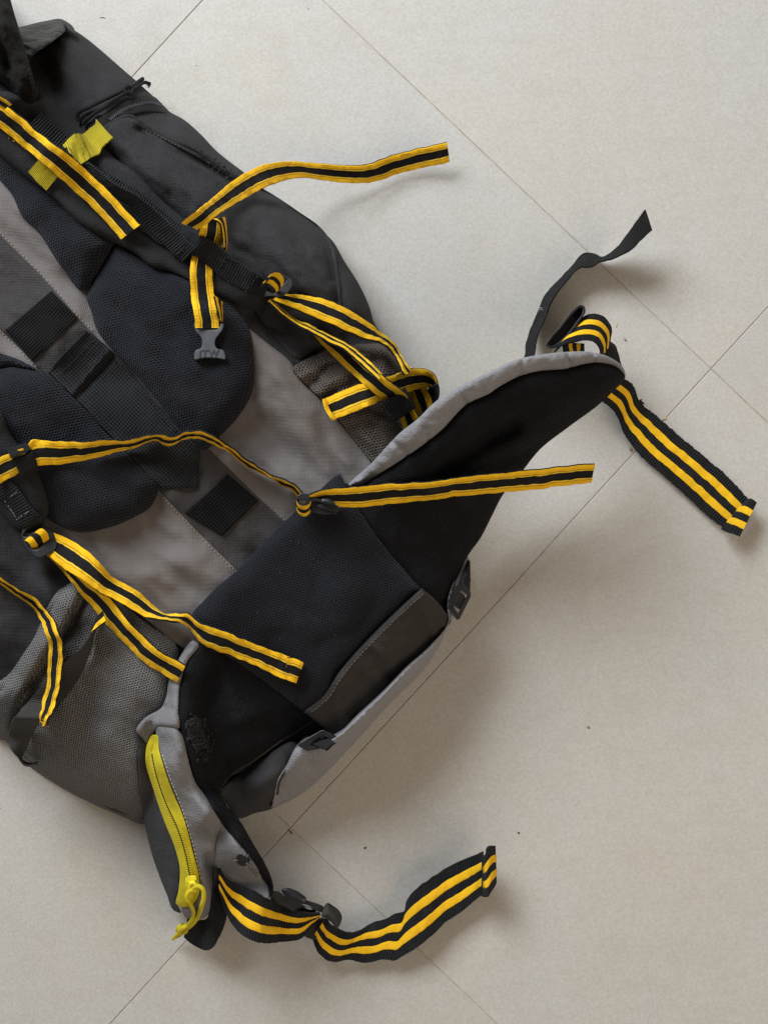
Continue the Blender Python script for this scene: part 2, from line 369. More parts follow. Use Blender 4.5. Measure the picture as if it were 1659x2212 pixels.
def panel(name, pts, base, mat, parent=root, puff=0.0, er=20.0, thick=0.002, noise=None, folds=(), step=7.0, rot=45.0, skirt=0.006,
          floor=False, bottom=None, label=None, stamp=True, seed=1, rough_edge=0.0, uvscale=1.0, over=False, closed_spline=True):
    """a sheet or pad of cloth cut to an outline in plan, laid at base(x, y) with rounded rim, folds and wrinkles"""
    poly = spline(pts, True, step)
    if rough_edge:
        c = poly - np.roll(poly, 1, 0); nn = np.stack([-c[:, 1], c[:, 0]], -1); nn /= np.linalg.norm(nn, axis=1)[:, None] + 1e-9
        poly = poly + nn * (RNG.normal(size=len(poly)) * rough_edge)[:, None]
    x0, y0 = poly.min(0); x1, y1 = poly.max(0)
    gx, gy = np.meshgrid(np.arange(x0, x1, step), np.arange(y0, y1, step * 0.866))
    gx = gx + (np.arange(gx.shape[0]) % 2)[:, None] * step * 0.5
    gx = gx.ravel(); gy = gy.ravel()
    k = inside(gx, gy, poly); gx, gy = gx[k], gy[k]
    d = dist_poly(gx, gy, poly); k = d > step * 0.75; extra = [np.stack([gx[k], gy[k]], -1)]
    c = np.roll(poly, -1, 0) - np.roll(poly, 1, 0); nn = np.stack([-c[:, 1], c[:, 0]], -1); nn /= np.linalg.norm(nn, axis=1)[:, None] + 1e-9
    for off in (1.2, 3.0):
        for sg in (1, -1):
            q = poly + nn * off * sg; kk = inside(q[:, 0], q[:, 1], poly)
            q = q[kk]
            if len(q):
                q = q[dist_poly(q[:, 0], q[:, 1], poly) > off * 0.85]; extra.append(q)
    XY, T = cdt(poly, np.concatenate(extra))
    fl = [(spline(f[0], False, 8), f[1], f[2]) for f in folds]
    def top(x, y, d):
        z = base(x, y) + thick + puff * prof(d / er)
        w = np.clip(d / max(er * 0.6, 6.0), 0, 1)
        if noise:
            for a, sc, an in noise:      # amplitude m, feature size u, stretch
                ca, sa = math.cos(math.radians(45)), math.sin(math.radians(45))
                U = (x * ca + y * sa) / (sc * an); Vv = (-x * sa + y * ca) / sc
                z = z + a * w * fbm(U, Vv, seed)
        for pl, a, wd in fl:
            dd = dist_poly(x, y, pl, False); z = z + a * np.exp(-(dd / wd) ** 2)
        return z
    d = dist_poly(XY[:, 0], XY[:, 1], poly); zt = top(XY[:, 0], XY[:, 1], d)
    if over: zt = np.maximum(zt, ground(0)(XY[:, 0], XY[:, 1]) + 0.0015)
    V = P(XY[:, 0], XY[:, 1], zt)
    r = math.radians(rot); U = V[:, 0] * math.cos(r) - V[:, 1] * math.sin(r); W = V[:, 0] * math.sin(r) + V[:, 1] * math.cos(r)
    uv = np.stack([U, W], -1) * uvscale
    g = Geo(); g.add(V, T, uv)
    rim = rim_edges(T); ids = sorted({i for e in rim for i in e}); mp = {i: j for j, i in enumerate(ids)}
    zb = np.zeros(len(ids)) if floor else zt[ids] - (bottom if bottom else skirt)
    zb = np.maximum(zb, 0.0)
    Vb = P(XY[ids, 0], XY[ids, 1], zb)
    if floor: Vb[:, :2] = V[ids, :2] * 0.985 + 0.015 * V[:, :2].mean(0)
    n0 = len(V)
    if bottom:
        zB = np.maximum(zt - bottom - puff * prof(d / er), 0.0005)
        VB = P(XY[:, 0], XY[:, 1], zB)
        g.add(VB, [t[::-1] for t in T], uv)
        g.f += [(a, b, b + n0, a + n0)[::-1] for a, b in rim]; g.m += [0] * len(rim)
    else:
        g.add(Vb, [], uv[ids])
        g.f += [(a, b, n0 + mp[b], n0 + mp[a])[::-1] for a, b in rim]; g.m += [0] * len(rim)
    if stamp:
        i0 = max(0, int((x0 - RX0) / RS)); i1 = min(RW, int((x1 - RX0) / RS) + 2); j0 = max(0, int((y0 - RY0) / RS)); j1 = min(RH, int((y1 - RY0) / RS) + 2)
        xx, yy = np.meshgrid(RX0 + np.arange(i0, i1) * RS, RY0 + np.arange(j0, j1) * RS); xx = xx.ravel(); yy = yy.ravel()
        kk = inside(xx, yy, poly)
        if kk.any():
            zz = top(xx[kk], yy[kk], dist_poly(xx[kk], yy[kk], poly))
            sub = HM[j0:j1, i0:i1].ravel().copy(); sub[kk] = np.maximum(sub[kk], zz); HM[j0:j1, i0:i1] = sub.reshape(j1-j0, i1-i0)
    return g.link(name, mat, parent, label=label)

NARROW = [(0.0, 0.30, 0, 0.0005), (0.30, 0.67, 1, 0.0), (0.67, 1.0, 0, 0.0005)]
WIDE = [(0.0, 0.22, 1, 0.0), (0.22, 0.41, 0, 0.0004), (0.41, 0.59, 1, 0.0), (0.59, 0.78, 0, 0.0004), (0.78, 1.0, 1, 0.0)]
BLACK = [(0.0, 1.0, 1, 0.0)]
def ribbon(name, A, B, z=(None,), W=0.025, kind=NARROW, mats=None, parent=root, sgn=1, clear=0.0022, th=0.0015, ripple=0.0007, stamp=True, label=None, seed=3, fray=0.00007, gblur=6, rip_len=26, free=False, ref=None):
    """a woven strap of real width W between two traced edges; where it looks narrower it is rolled about its length"""
    if mats is None: mats = [YELLOW, WEB if kind is WIDE or kind is BLACK else WEBFINE, YELLOWFOLDLIT, YELLOWDARK]
    if len(mats) < 4: mats = list(mats) + [mats[0]] * (4 - len(mats))
    a0 = spline(A, False, 4); b0 = spline(B, False, 4)
    L = max(np.linalg.norm(np.diff(a0, axis=0), axis=1).sum(), np.linalg.norm(np.diff(b0, axis=0), axis=1).sum())
    n = max(8, int(L / 3.5))
    a = spline(A, False, 4, n); b = spline(B, False, 4, n)
    src = HM if ref is None else ref
    GA = blur(src.copy(), gblur); G = lambda x, y: sample(GA, x, y); G0 = (lambda x, y: np.zeros(len(x))) if free else (lambda x, y: sample(src, x, y))
    c = (a + b) / 2; t = np.linspace(0, 1, n)
    zl = []
    for i, q in enumerate(z):
        if q is None:
            j = int(round(i / max(1, len(z) - 1) * (n - 1)))
            q = float(max(G(c[j:j+1, 0], c[j:j+1, 1])[0], 0)) + clear
        zl.append(q)
    if len(zl) == 1 and z[0] is None:
        zc = G(c[:, 0], c[:, 1]) + clear
    else:
        q = spline([(i * 100.0, v * 1000) for i, v in enumerate(zl)], False, 5) if len(zl) > 1 else np.array([[0, zl[0]*1000], [100, zl[0]*1000]])
        zc = np.interp(t * max(1, len(zl) - 1) * 100, q[:, 0], q[:, 1]) / 1000
    app = np.linalg.norm(a - b, axis=1) / S * (CAMH - zc) / CAMH
    r = np.clip(app / (0.86 * W), 0, 1); sg = np.interp(t, np.linspace(0, 1, len(sgn)), sgn) if hasattr(sgn, '__len__') else sgn
    dz = 0.5 * W * np.sqrt(1 - r * r) * sg
    sm = lambda y, k: np.convolve(np.pad(y, k, mode='edge'), np.ones(2*k+1) / (2*k+1), 'valid')
    dz = sm(dz, 3); za = zc + dz; zb = zc - dz
    need = np.zeros(n)
    for w in (0.0, 0.25, 0.5, 0.75, 1.0):
        q = a * (1-w) + b * w; need = np.maximum(need, G0(q[:, 0], q[:, 1]) + clear - (za * (1-w) + zb * w))
    k = 6; mx = np.max([np.roll(np.pad(need, k, mode='edge'), s) for s in range(-k, k+1)], axis=0)[k:-k]
    need = sm(np.maximum(mx, 0), 5); za = za + need; zb = zb + need
    A3 = P(a[:, 0], a[:, 1], za); B3 = P(b[:, 0], b[:, 1], zb)
    cen = (A3 + B3) / 2; tan = np.gradient(cen, axis=0); nv = np.cross(tan, B3 - A3); nv /= np.linalg.norm(nv, axis=1)[:, None] + 1e-12
    if nv[:, 2].mean() < 0: nv = -nv
    al = np.r_[0, np.cumsum(np.linalg.norm(np.diff(cen, axis=0), axis=1))]
    us = []                                   # (u, relief, material of the strip to the right)
    for (u0, u1, mi, rel) in kind:
        w = u1 - u0; e = min(0.012, w * 0.1)
        if mi == 0 and kind is NARROW:        # yellow binding: folded edge with a stitched groove
            gpos = u0 + w * (0.70 if u0 < 0.5 else 0.34)
            lo = 0 if u0 < 0.5 else 2; hi = 2 - lo; q = u0 + w * (0.74 if u0 < 0.5 else 0.30)
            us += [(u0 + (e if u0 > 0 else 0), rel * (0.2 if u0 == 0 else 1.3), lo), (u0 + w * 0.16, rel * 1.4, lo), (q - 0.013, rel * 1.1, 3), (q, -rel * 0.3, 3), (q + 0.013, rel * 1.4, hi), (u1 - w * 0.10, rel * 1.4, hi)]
            us += [(u1, rel * (0.9 if u1 < 1 else 0.2), hi)]
        else:
            us += [(u0 + (e if u0 > 0 else 0), rel, mi)] + [(u0 + w * f, rel + (0.0001 if mi == 1 else 0.00025) * math.sin(math.pi * f), mi) for f in (0.25, 0.5, 0.75)] + [(u1, rel, mi)]
    M = len(us); U = np.array([q[0] for q in us]); R = np.array([q[1] for q in us])
    rp = ripple * fbm(al[:, None] * S / rip_len + 0 * U, U[None] * 1.3 + 0 * al[:, None], seed)
    ew = 0.0004 * vnoise(al * S / 14, al * 0 + 3.3, seed + 5); ew2 = 0.0004 * vnoise(al * S / 14, al * 0 + 8.1, seed + 9)
    wd = (B3 - A3) / (np.linalg.norm(B3 - A3, axis=1)[:, None] + 1e-12)
    wob = (1 - U)[None] * ew[:, None] + U[None] * ew2[:, None]
    if fray: wob = wob + (RNG.normal(size=(n, 1)) * fray) * ((U[None] < 0.02) | (U[None] > 0.98))
    # stripes wander a little across the strap
    sw = 0.0003 * vnoise(al[:, None] * S / 9, 20 * U[None] + 0 * al[:, None], seed + 2) * ((U > 0.02) & (U < 0.98))[None]
    top = A3[:, None] * (1-U)[None, :, None] + B3[:, None] * U[None, :, None] + nv[:, None] * (R[None] + rp)[..., None] + wd[:, None] * (wob + sw)[..., None]
    bot = A3[:, None] * (1-U)[None, :, None] + B3[:, None] * U[None, :, None] + nv[:, None] * (rp - th)[..., None] + wd[:, None] * wob[..., None]
    top[:, :, 2] = np.maximum(top[:, :, 2], 0.0016); bot[:, :, 2] = np.maximum(bot[:, :, 2], 0.0004)
    uv = np.stack([np.broadcast_to(U * W, (n, M)), np.broadcast_to(al[:, None], (n, M))], -1).reshape(-1, 2)
    F = []; mi = []
    idx = lambda i, j: i * M + j
    o = n * M
    for i in range(n - 1):
        for j in range(M - 1):
            F.append((idx(i, j), idx(i+1, j), idx(i+1, j+1), idx(i, j+1))); mi.append(us[j][2] if (us[j][2] == us[j+1][2] or (us[j][2] != 1 and us[j+1][2] != 1)) else 1)
            F.append((o+idx(i, j), o+idx(i, j+1), o+idx(i+1, j+1), o+idx(i+1, j))); mi.append(1)
        e0 = e1 = 1 if len(kind) > 1 else us[0][2]
        F.append((idx(i, 0), o+idx(i, 0), o+idx(i+1, 0), idx(i+1, 0))); mi.append(e0)
        F.append((idx(i, M-1), idx(i+1, M-1), o+idx(i+1, M-1), o+idx(i, M-1))); mi.append(e1)
    for i, fl in ((0, 0), (n-1, 1)):
        for j in range(M - 1):
            q = (idx(i, j), idx(i, j+1), o+idx(i, j+1), o+idx(i, j)); F.append(q[::-1] if fl else q); mi.append(us[j][2])
    V = np.concatenate([top.reshape(-1, 3), bot.reshape(-1, 3)])
    # make the top face up whichever way the edges were traced
    v0, v1, v2 = V[F[0][0]], V[F[0][1]], V[F[0][2]]
    if np.dot(np.cross(v1 - v0, v2 - v0), nv[0]) < 0: F = [f[::-1] for f in F]
    if stamp:
        for w in np.linspace(0, 1, 15):
            q = a * (1-w) + b * w; zz = za * (1-w) + zb * w
            ii = np.clip(np.round((q[:, 0] - RX0) / RS).astype(int), 0, RW-1); jj = np.clip(np.round((q[:, 1] - RY0) / RS).astype(int), 0, RH-1)
            np.maximum.at(HM, (jj, ii), zz + 0.0006)
    return link(name, V, F, mats, parent, uv=np.concatenate([uv, uv]), midx=mi, label=label, angle=40)

def offset(poly, d):
    """inset a closed loop by d (positive = inwards)"""
    e = np.roll(poly, -1, 0) - poly; n1 = np.stack([e[:, 1], -e[:, 0]], -1); n1 /= np.linalg.norm(n1, axis=1)[:, None] + 1e-9
    nn = n1 + np.roll(n1, 1, 0); nn /= np.linalg.norm(nn, axis=1)[:, None] + 1e-9
    area_ = 0.5 * np.sum(poly[:, 0] * np.roll(poly[:, 1], -1) - np.roll(poly[:, 0], -1) * poly[:, 1])
    return poly + nn * (-d if area_ > 0 else d)

def plate(g, outer, zf, thick, holes=(), bev=1.6, step=3.0, dome=0.0):
    """a moulded plastic piece: outline in plan (with holes), rounded upper rim, standing thick metres tall under zf"""
    if not callable(zf): z0 = zf; zf = lambda x, y: np.full(len(x), z0)
    loops = [spline(outer, True, step)] + [spline(hh, True, step) for hh in holes]
    sg = [1] + [-1] * len(holes)
    bz = bev / S * 0.8
    tops = [offset(l, bev * s) for l, s in zip(loops, sg)]
    mids = [offset(l, bev * 0.3 * s) for l, s in zip(loops, sg)]
    extra = np.zeros((0, 2))
    if dome:
        t = tops[0]; c = t.mean(0); extra = np.concatenate([c + (t - c) * f for f in (0.75, 0.5, 0.25)] + [c[None]])
    XY, T = cdt(tops[0], extra, tops[1:])
    zt = zf(XY[:, 0], XY[:, 1])
    if dome: zt = zt + dome * (1 - np.clip(1 - dist_poly(XY[:, 0], XY[:, 1], tops[0]) / (dist_poly(XY[:, 0], XY[:, 1], tops[0]).max() + 1e-6), 0, 1) ** 2)
    g.add(P(XY[:, 0], XY[:, 1], zt), T)
    g.add(P(XY[:, 0], XY[:, 1], zf(XY[:, 0], XY[:, 1]) - thick), [t[::-1] for t in T])
    for l, md, tp in zip(loops, mids, tops):
        m = len(l)
        rings = [(tp, 0.0), (md, bz * 0.35), (l, bz), (l, thick - bz), (tp, thick)]
        V = np.concatenate([P(q[:, 0], q[:, 1], zf(q[:, 0], q[:, 1]) - dz) for q, dz in rings])
        F = []
        for k in range(len(rings) - 1):
            for i in range(m):
                j = (i + 1) % m; F.append((k*m+i, k*m+j, (k+1)*m+j, (k+1)*m+i))
        g.add(V, F)

def tube(g, pts3, r, sides=8, m=0, flat=1.0):
    p = np.asarray(pts3, float); n = len(p); tn = np.gradient(p, axis=0); tn /= np.linalg.norm(tn, axis=1)[:, None] + 1e-12
    up = np.array([0, 0, 1.0]); rr = np.broadcast_to(np.asarray(r, float), (n,))
    s1 = np.cross(tn, up); bad = np.linalg.norm(s1, axis=1) < 1e-3; s1[bad] = np.array([1.0, 0, 0]); s1 /= np.linalg.norm(s1, axis=1)[:, None]
    s2 = np.cross(s1, tn)
    an = np.arange(sides) / sides * 2 * math.pi
    V = p[:, None] + rr[:, None, None] * (np.cos(an)[None, :, None] * s1[:, None] + flat * np.sin(an)[None, :, None] * s2[:, None])
    F = [(i*sides+k, i*sides+(k+1) % sides, (i+1)*sides+(k+1) % sides, (i+1)*sides+k) for i in range(n-1) for k in range(sides)]
    F += [tuple(range(sides))[::-1], tuple((n-1)*sides + k for k in range(sides))]
    al = np.r_[0, np.cumsum(np.linalg.norm(np.diff(p, axis=0), axis=1))]
    uv = np.stack([np.broadcast_to(an * r if np.isscalar(r) else an * 0.001, (n, sides)), np.broadcast_to(al[:, None], (n, sides))], -1).reshape(-1, 2)
    g.add(V.reshape(-1, 3), F, uv, m)
def curve3(pts, step=3.0, lift=None):
    """pts (x, y, z) in plan -> smooth world path; lift: follow the surface at that height instead"""
    q = spline([p[:2] for p in pts], False, step)
    if lift is not None: z = ground(4)(q[:, 0], q[:, 1]) + lift
    else:
        k = [0]
        for a, b in zip(pts[:-1], pts[1:]): k.append(k[-1] + math.hypot(b[0]-a[0], b[1]-a[1]))
        d = np.r_[0, np.cumsum(np.linalg.norm(np.diff(q, axis=0), axis=1))]
        z = np.interp(d / d[-1] * k[-1], k, [p[2] for p in pts])
        z = np.convolve(np.pad(z, 3, mode='edge'), np.ones(7)/7, 'valid')
    return P(q[:, 0], q[:, 1], z)

def stitches(lines, parent, mat=None, dash=5.5, gap=3.5, r=0.00042, lift=0.0006, name="stitching"):
    g = Geo(); G = ground(0)
    for ln in lines:
        q = spline(ln, False, 1.5); d = np.r_[0, np.cumsum(np.linalg.norm(np.diff(q, axis=0), axis=1))]
        s = 0
        while s + dash < d[-1]:
            tt = np.linspace(s, s + dash, 4); x = np.interp(tt, d, q[:, 0]) + random.uniform(-.4, .4); y = np.interp(tt, d, q[:, 1]) + random.uniform(-.4, .4)
            z = G(x, y) + lift + np.array([-0.0006, 0.0001, 0.0001, -0.0006])
            tube(g, P(x, y, z), r, 5); s += dash + gap + random.uniform(-.5, .5)
    return g.link(name, mat or THREAD, parent, kind='stuff')

def fibres(cx, cy, rad, n, length, parent, mat, name="loose_threads", r=0.00022, z=None):
    g = Geo(); G = ground(0)
    for _ in range(n):
        a = random.uniform(0, 6.28); q = math.sqrt(random.random()) * rad
        x, y = cx + q * math.cos(a), cy + q * math.sin(a); b = random.uniform(0, 6.28)
        pts = []; z0 = (float(G(np.array([x]), np.array([y]))[0]) if z is None else z)
        for k in range(5):
            pts.append((x, y, z0 + 0.0006 + 0.0012 * k * random.random())); x += math.cos(b) * length / 4; y += math.sin(b) * length / 4; b += random.uniform(-.9, .9)
        tube(g, P(*np.array(pts).T), r, 4)
    return g.link(name, mat, parent, kind='stuff')

# ------------------------------------------------------------------ the floor
XC, YC = 1535.0, 797.0
Uv = np.array([0.725, -0.689]) * (1347 / S); Vv = np.array([627 - 1535, -(1788 - 797)]) / S
org = P(XC, YC, 0)[:2]
fg = Geo(); R = 3.0
fg.add([(-R, -R, -0.0009), (R, -R, -0.0009), (R, R, -0.0009), (-R, R, -0.0009)], [(0, 1, 2, 3)])
floor = fg.link("floor", GROUT); floor['kind'] = 'structure'
def tile_mesh():
    lu, lv = np.linalg.norm(Uv), np.linalg.norm(Vv); g = 0.00035
    def ring(inset, z):
        a, b = inset / lu, inset / lv
        return [tuple(Uv * s + Vv * t) + (z,) for s, t in ((a, b), (1-a, b), (1-a, 1-b), (a, 1-b))]
    V = ring(g + 0.0006, 0.0) + ring(g + 0.0002, -0.0002) + ring(g, -0.0006) + ring(g, -0.0090)
    F = [(0, 1, 2, 3)] + [(k*4+i, (k+1)*4+i, (k+1)*4+(i+1) % 4, k*4+(i+1) % 4) for k in range(3) for i in range(4)]
    me = bpy.data.meshes.new("floor_tile"); me.from_pydata(V, [], F); me.materials.append(TILE)
    import bmesh
    bm = bmesh.new(); bm.from_mesh(me); bmesh.ops.recalc_face_normals(bm, faces=bm.faces[:])
    for f in bm.faces:
        if abs(f.normal.z) > 0.99 and f.normal.z < 0 and f.calc_area() > 0.1: bmesh.ops.reverse_faces(bm, faces=bm.faces[:]); break
    bm.to_mesh(me); bm.free()
    return me
tm = tile_mesh()
for i in range(-5, 4):
    for j in range(-3, 5):
        o = bpy.data.objects.new("floor_tile", tm); C.objects.link(o)
        q = org + Uv * i + Vv * j; o.location = (q[0], q[1], random.uniform(-0.00012, 0.0)); o.parent = floor

# ------------------------------------------------------------------ main volume of the pack
def hbase(x, y):
    s = (np.asarray(x) + np.asarray(y)) / 1.4142
    return np.interp(s, [-300, 100, 500, 1000, 1300, 1650, 1900], [.120, .140, .150, .138, .118, .096, .090])
BODY = [(-310, -220), (-40, -60), (20, 20), (45, 66), (100, 62), (142, 56), (172, 72), (216, 106), (248, 134), (294, 174), (332, 208), (368, 242), (394, 256), (432, 288),
        (466, 324), (528, 373), (580, 415), (631, 447), (681, 487), (719, 521), (744, 564), (775, 613), (798, 663), (809, 699), (845, 742), (878, 800), (895, 870),
        (925, 960), (955, 1080), (960, 1180), (945, 1260), (915, 1330), (880, 1390), (845, 1440), (790, 1505), (725, 1570), (660, 1620), (600, 1660), (540, 1690), (500, 1700), (460, 1720),
        (400, 1760), (310, 1770), (262, 1758), (195, 1728), (118, 1684), (55, 1638), (8, 1592), (-60, 1540), (-180, 1400), (-300, 1200)]
_bp = spline(BODY, True, 10)
def body_z(x, y):
    d = dist_poly(np.atleast_1d(np.asarray(x, float)).ravel(), np.atleast_1d(np.asarray(y, float)).ravel(), _bp)
    side = (np.asarray(x) - np.asarray(y)) / 1.4142        # + towards the upper right
    R = np.interp(side, [-1100, -700, -300, 100], [230, 200, 170, 150])
    H = hbase(x, y)
    return 0.022 + (H - 0.022) * prof(d / R)
main = panel("main_body", BODY, body_z, CHARCOAL, er=60, thick=0.0, floor=True, step=9, rot=45,
      noise=[(0.0090, 95, 2.2), (0.0030, 38, 2.2), (0.0007, 15, 1.6)], seed=5,
      folds=[([(60, 130), (130, 190), (180, 270)], -0.014, 26), ([(128, 80), (180, 150), (250, 190)], 0.006, 40), ([(90, 140), (150, 260)], -.010, 18),
             ([(300, 300), (420, 370), (560, 450)], -0.006, 22), ([(740, 560), (760, 640), (780, 700)], .006, 20), ([(700, 520), (720, 600), (728, 690)], -.007, 14),
             ([(640, 660), (720, 700), (800, 730)], -0.010, 24), ([(555, 672), (640, 742), (700, 790)], -.022, 20), ([(600, 700), (700, 745), (800, 735)], -.010, 26),
             ([(0, 1100), (60, 1200), (150, 1260)], -0.012, 30), ([(-20, 1230), (60, 1330), (40, 1440)], -0.010, 40), ([(90, 1230), (110, 1300)], .008, 16)])

# charcoal stretch panel beside the shoulder strap, with the worn piped edge
panel("stretch_panel", [(222, 280), (248, 262), (280, 252), (320, 276), (376, 304), (432, 332), (472, 360), (512, 384), (573, 415), (636, 456), (699, 505), (717, 537), (726, 586), (733, 649), (735, 715), (742, 748),
      (690, 752), (645, 775), (600, 735), (540, 660), (470, 560), (400, 490), (320, 410), (255, 345)], ground(5), CHARCOAL, puff=0.007, er=26, thick=0.001, step=5, seed=9,
      noise=[(0.0070, 70, 2.4), (0.0024, 28, 2.4), (0.0006, 12, 1.6)],
      folds=[([(590, 440), (640, 520), (690, 600), (722, 650)], -0.010, 14), ([(560, 418), (628, 461), (690, 509), (711, 546), (721, 600)], -.017, 7), ([(300, 277), (340, 302), (400, 334), (440, 356), (520, 406)], -.015, 6.5), ([(560, 470), (640, 590), (720, 690)], 0.007, 26), ([(600, 456), (560, 500), (600, 580), (640, 660)], -.006, 22),
             ([(250, 270), (300, 330), (380, 400), (470, 480)], 0.006, 30), ([(330, 300), (450, 390), (560, 470)], -.004, 16), ([(440, 480), (520, 560), (560, 640)], -.008, 20)])
g = Geo(); tube(g, curve3([(226, 280, 0), (248, 262, 0), (280, 252, 0), (320, 276, 0), (376, 304, 0), (432, 332, 0), (472, 360, 0), (512, 384, 0), (573, 415, 0), (636, 456, 0), (699, 505, 0), (717, 537, 0), (726, 586, 0), (733, 649, 0), (735, 721, 0)], lift=0.0012), 0.0019, 8, flat=0.8)
piping = g.link("piping", CHARCOAL, root)
stitches([[(286, 262), (330, 287), (376, 311), (430, 338), (472, 366), (512, 390)], [(709, 516), (722, 560), (732, 610), (738, 655), (741, 715)]], piping, lift=0.0012, mat=cloth("grey_thread", (0.055, 0.052, 0.050), 0.002, 'rib', wear=0))
FRAY = [(434, 333), (446, 341), (458, 352), (470, 360), (484, 370), (496, 378), (508, 384)]
for q in FRAY: fibres(q[0], q[1], 7, 16, 8, piping, DARKTHREAD, name="worn_fray", r=.0004)

# ------------------------------------------------------------------ back panel, spine, pads
back = panel("back_panel", [(-250, 240), (-40, 300), (100, 420), (300, 520), (430, 610), (510, 686), (578, 741), (630, 785), (650, 821), (698, 869), (754, 937), (798, 993), (850, 1080), (850, 1250), (700, 1400),
      (520, 1450), (400, 1402), (360, 1376), (315, 1338), (243, 1292), (170, 1240), (104, 1195), (-20, 1080), (-200, 900)], (lambda gA, gB: (lambda x, y: np.maximum(gA(x, y), gB(x, y) + .0004)))(ground(12), ground(3)), TAUPE, puff=0.004, er=22, thick=0.0025, step=8, seed=21,
      noise=[(0.0022, 80, 1.6), (0.0008, 30, 2.0)],
      folds=[([(600, 800), (640, 900), (690, 1000)], .006, 40), ([(560, 900), (600, 960), (660, 1010)], -.004, 24), ([(690, 900), (720, 980), (740, 1030)], -.004, 18), ([(250, 1260), (330, 1240), (420, 1200)], .004, 34), ([(520, 980), (560, 1010), (620, 1060)], -.003, 14)])
panel("spine_strip", [(-60, 440), (0, 506), (80, 586), (132, 642), (172, 690), (200, 718), (340, 860), (477, 995), (558, 1074), (617, 1130), (650, 1165), (560, 1280), (513, 1232), (430, 1150), (351, 1067), (220, 935), (84, 796), (52, 762), (0, 710), (-60, 650)],
      ground(4), SPINE, puff=0.0012, er=5, thick=0.0006, step=8, seed=3, noise=[(0.0008, 60, 1.5)])
stitches([[(0, 502), (80, 582), (132, 638), (172, 686), (202, 714)], [(0, 714), (52, 766), (86, 800)], [(471, 984), (477, 990), (558, 1069), (617, 1126)], [(351, 1073), (430, 1156), (513, 1238)]], back, lift=0.0008)
for pts in ([(112, 628, 1), (168, 686, 1), (72, 780, 1), (12, 714, 1)], [(493, 1025, 1), (559, 1081, 1), (480, 1158, 1), (400, 1110, 1)]):
    panel("ladder_tape", pts, ground(4), RUNG, puff=0.0008, er=4, thick=0.0022, step=6, rot=135 - 0, seed=8, noise=[(0.0006, 40, 1)])
WRK = [(0.0016, 60, 1.3), (0.0005, 22, 1.3)]
panel("back_pad", [(250, 526, 1), (198, 614), (188, 640), (198, 674), (210, 712), (240, 752), (296, 812), (392, 930), (414, 958), (442, 972), (476, 942), (520, 894), (546, 846), (549, 774), (540, 714), (500, 650), (430, 600), (350, 575)],
      ground(8), AIRMESH, puff=0.024, er=62, thick=0.001, step=7, noise=WRK, seed=14, folds=[([(300, 700), (360, 720), (400, 790)], .003, 30)])
panel("back_pad", [(248, 524, 1), (196, 612), (184, 626), (132, 574), (80, 498), (52, 472), (24, 416), (0, 388), (-60, 300), (-20, 240), (60, 300), (140, 400), (210, 490)],
      ground(8), AIRMESH, puff=0.020, er=50, thick=0.001, step=7, noise=WRK, seed=15)
panel("back_pad", [(26, 791, 1), (80, 798), (106, 804), (160, 852), (240, 942), (344, 1056), (330, 1090), (282, 1122), (224, 1143), (175, 1150), (115, 1128), (50, 1060), (-40, 980), (-130, 880), (-90, 800), (-20, 798)],
      ground(8), AIRMESH, puff=0.024, er=62, thick=0.001, step=7, noise=WRK, seed=16)
panel("back_pad", [(-120, 730), (-30, 748), (0, 762), (40, 776), (78, 797), (24, 789, 1), (-20, 796), (-110, 800)],
      ground(8), AIRMESH, puff=0.016, er=40, thick=0.001, step=7, noise=WRK, seed=17)
sw = panel("spine_webbing", [(106, 804, 1), (118, 788), (150, 752), (188, 715, 1), (204, 726), (240, 755), (296, 822), (392, 930), (434, 974, 1), (431, 1010), (426, 1053, 1), (390, 1055), (352, 1056, 1), (240, 942), (160, 856)],
      ground(14), WEB, puff=0.0015, er=5, thick=0.003, step=6, rot=45, seed=18, noise=[(0.0010, 60, 1.2)],
      folds=[([(146, 862), (236, 758)], 0.0035, 7), ([(156, 872), (248, 768)], -.003, 6), ([(98, 800), (190, 708)], .004, 10)])
stitches([[(120, 800), (160, 842), (240, 930), (350, 1046)], [(196, 728), (240, 772), (380, 928), (424, 976)], [(130, 812), (205, 734)], [(150, 836), (228, 760)], [(352, 1048), (420, 1044)], [(366, 1038), (428, 985)]], sw, mat=DARKTHREAD, lift=0.0005)

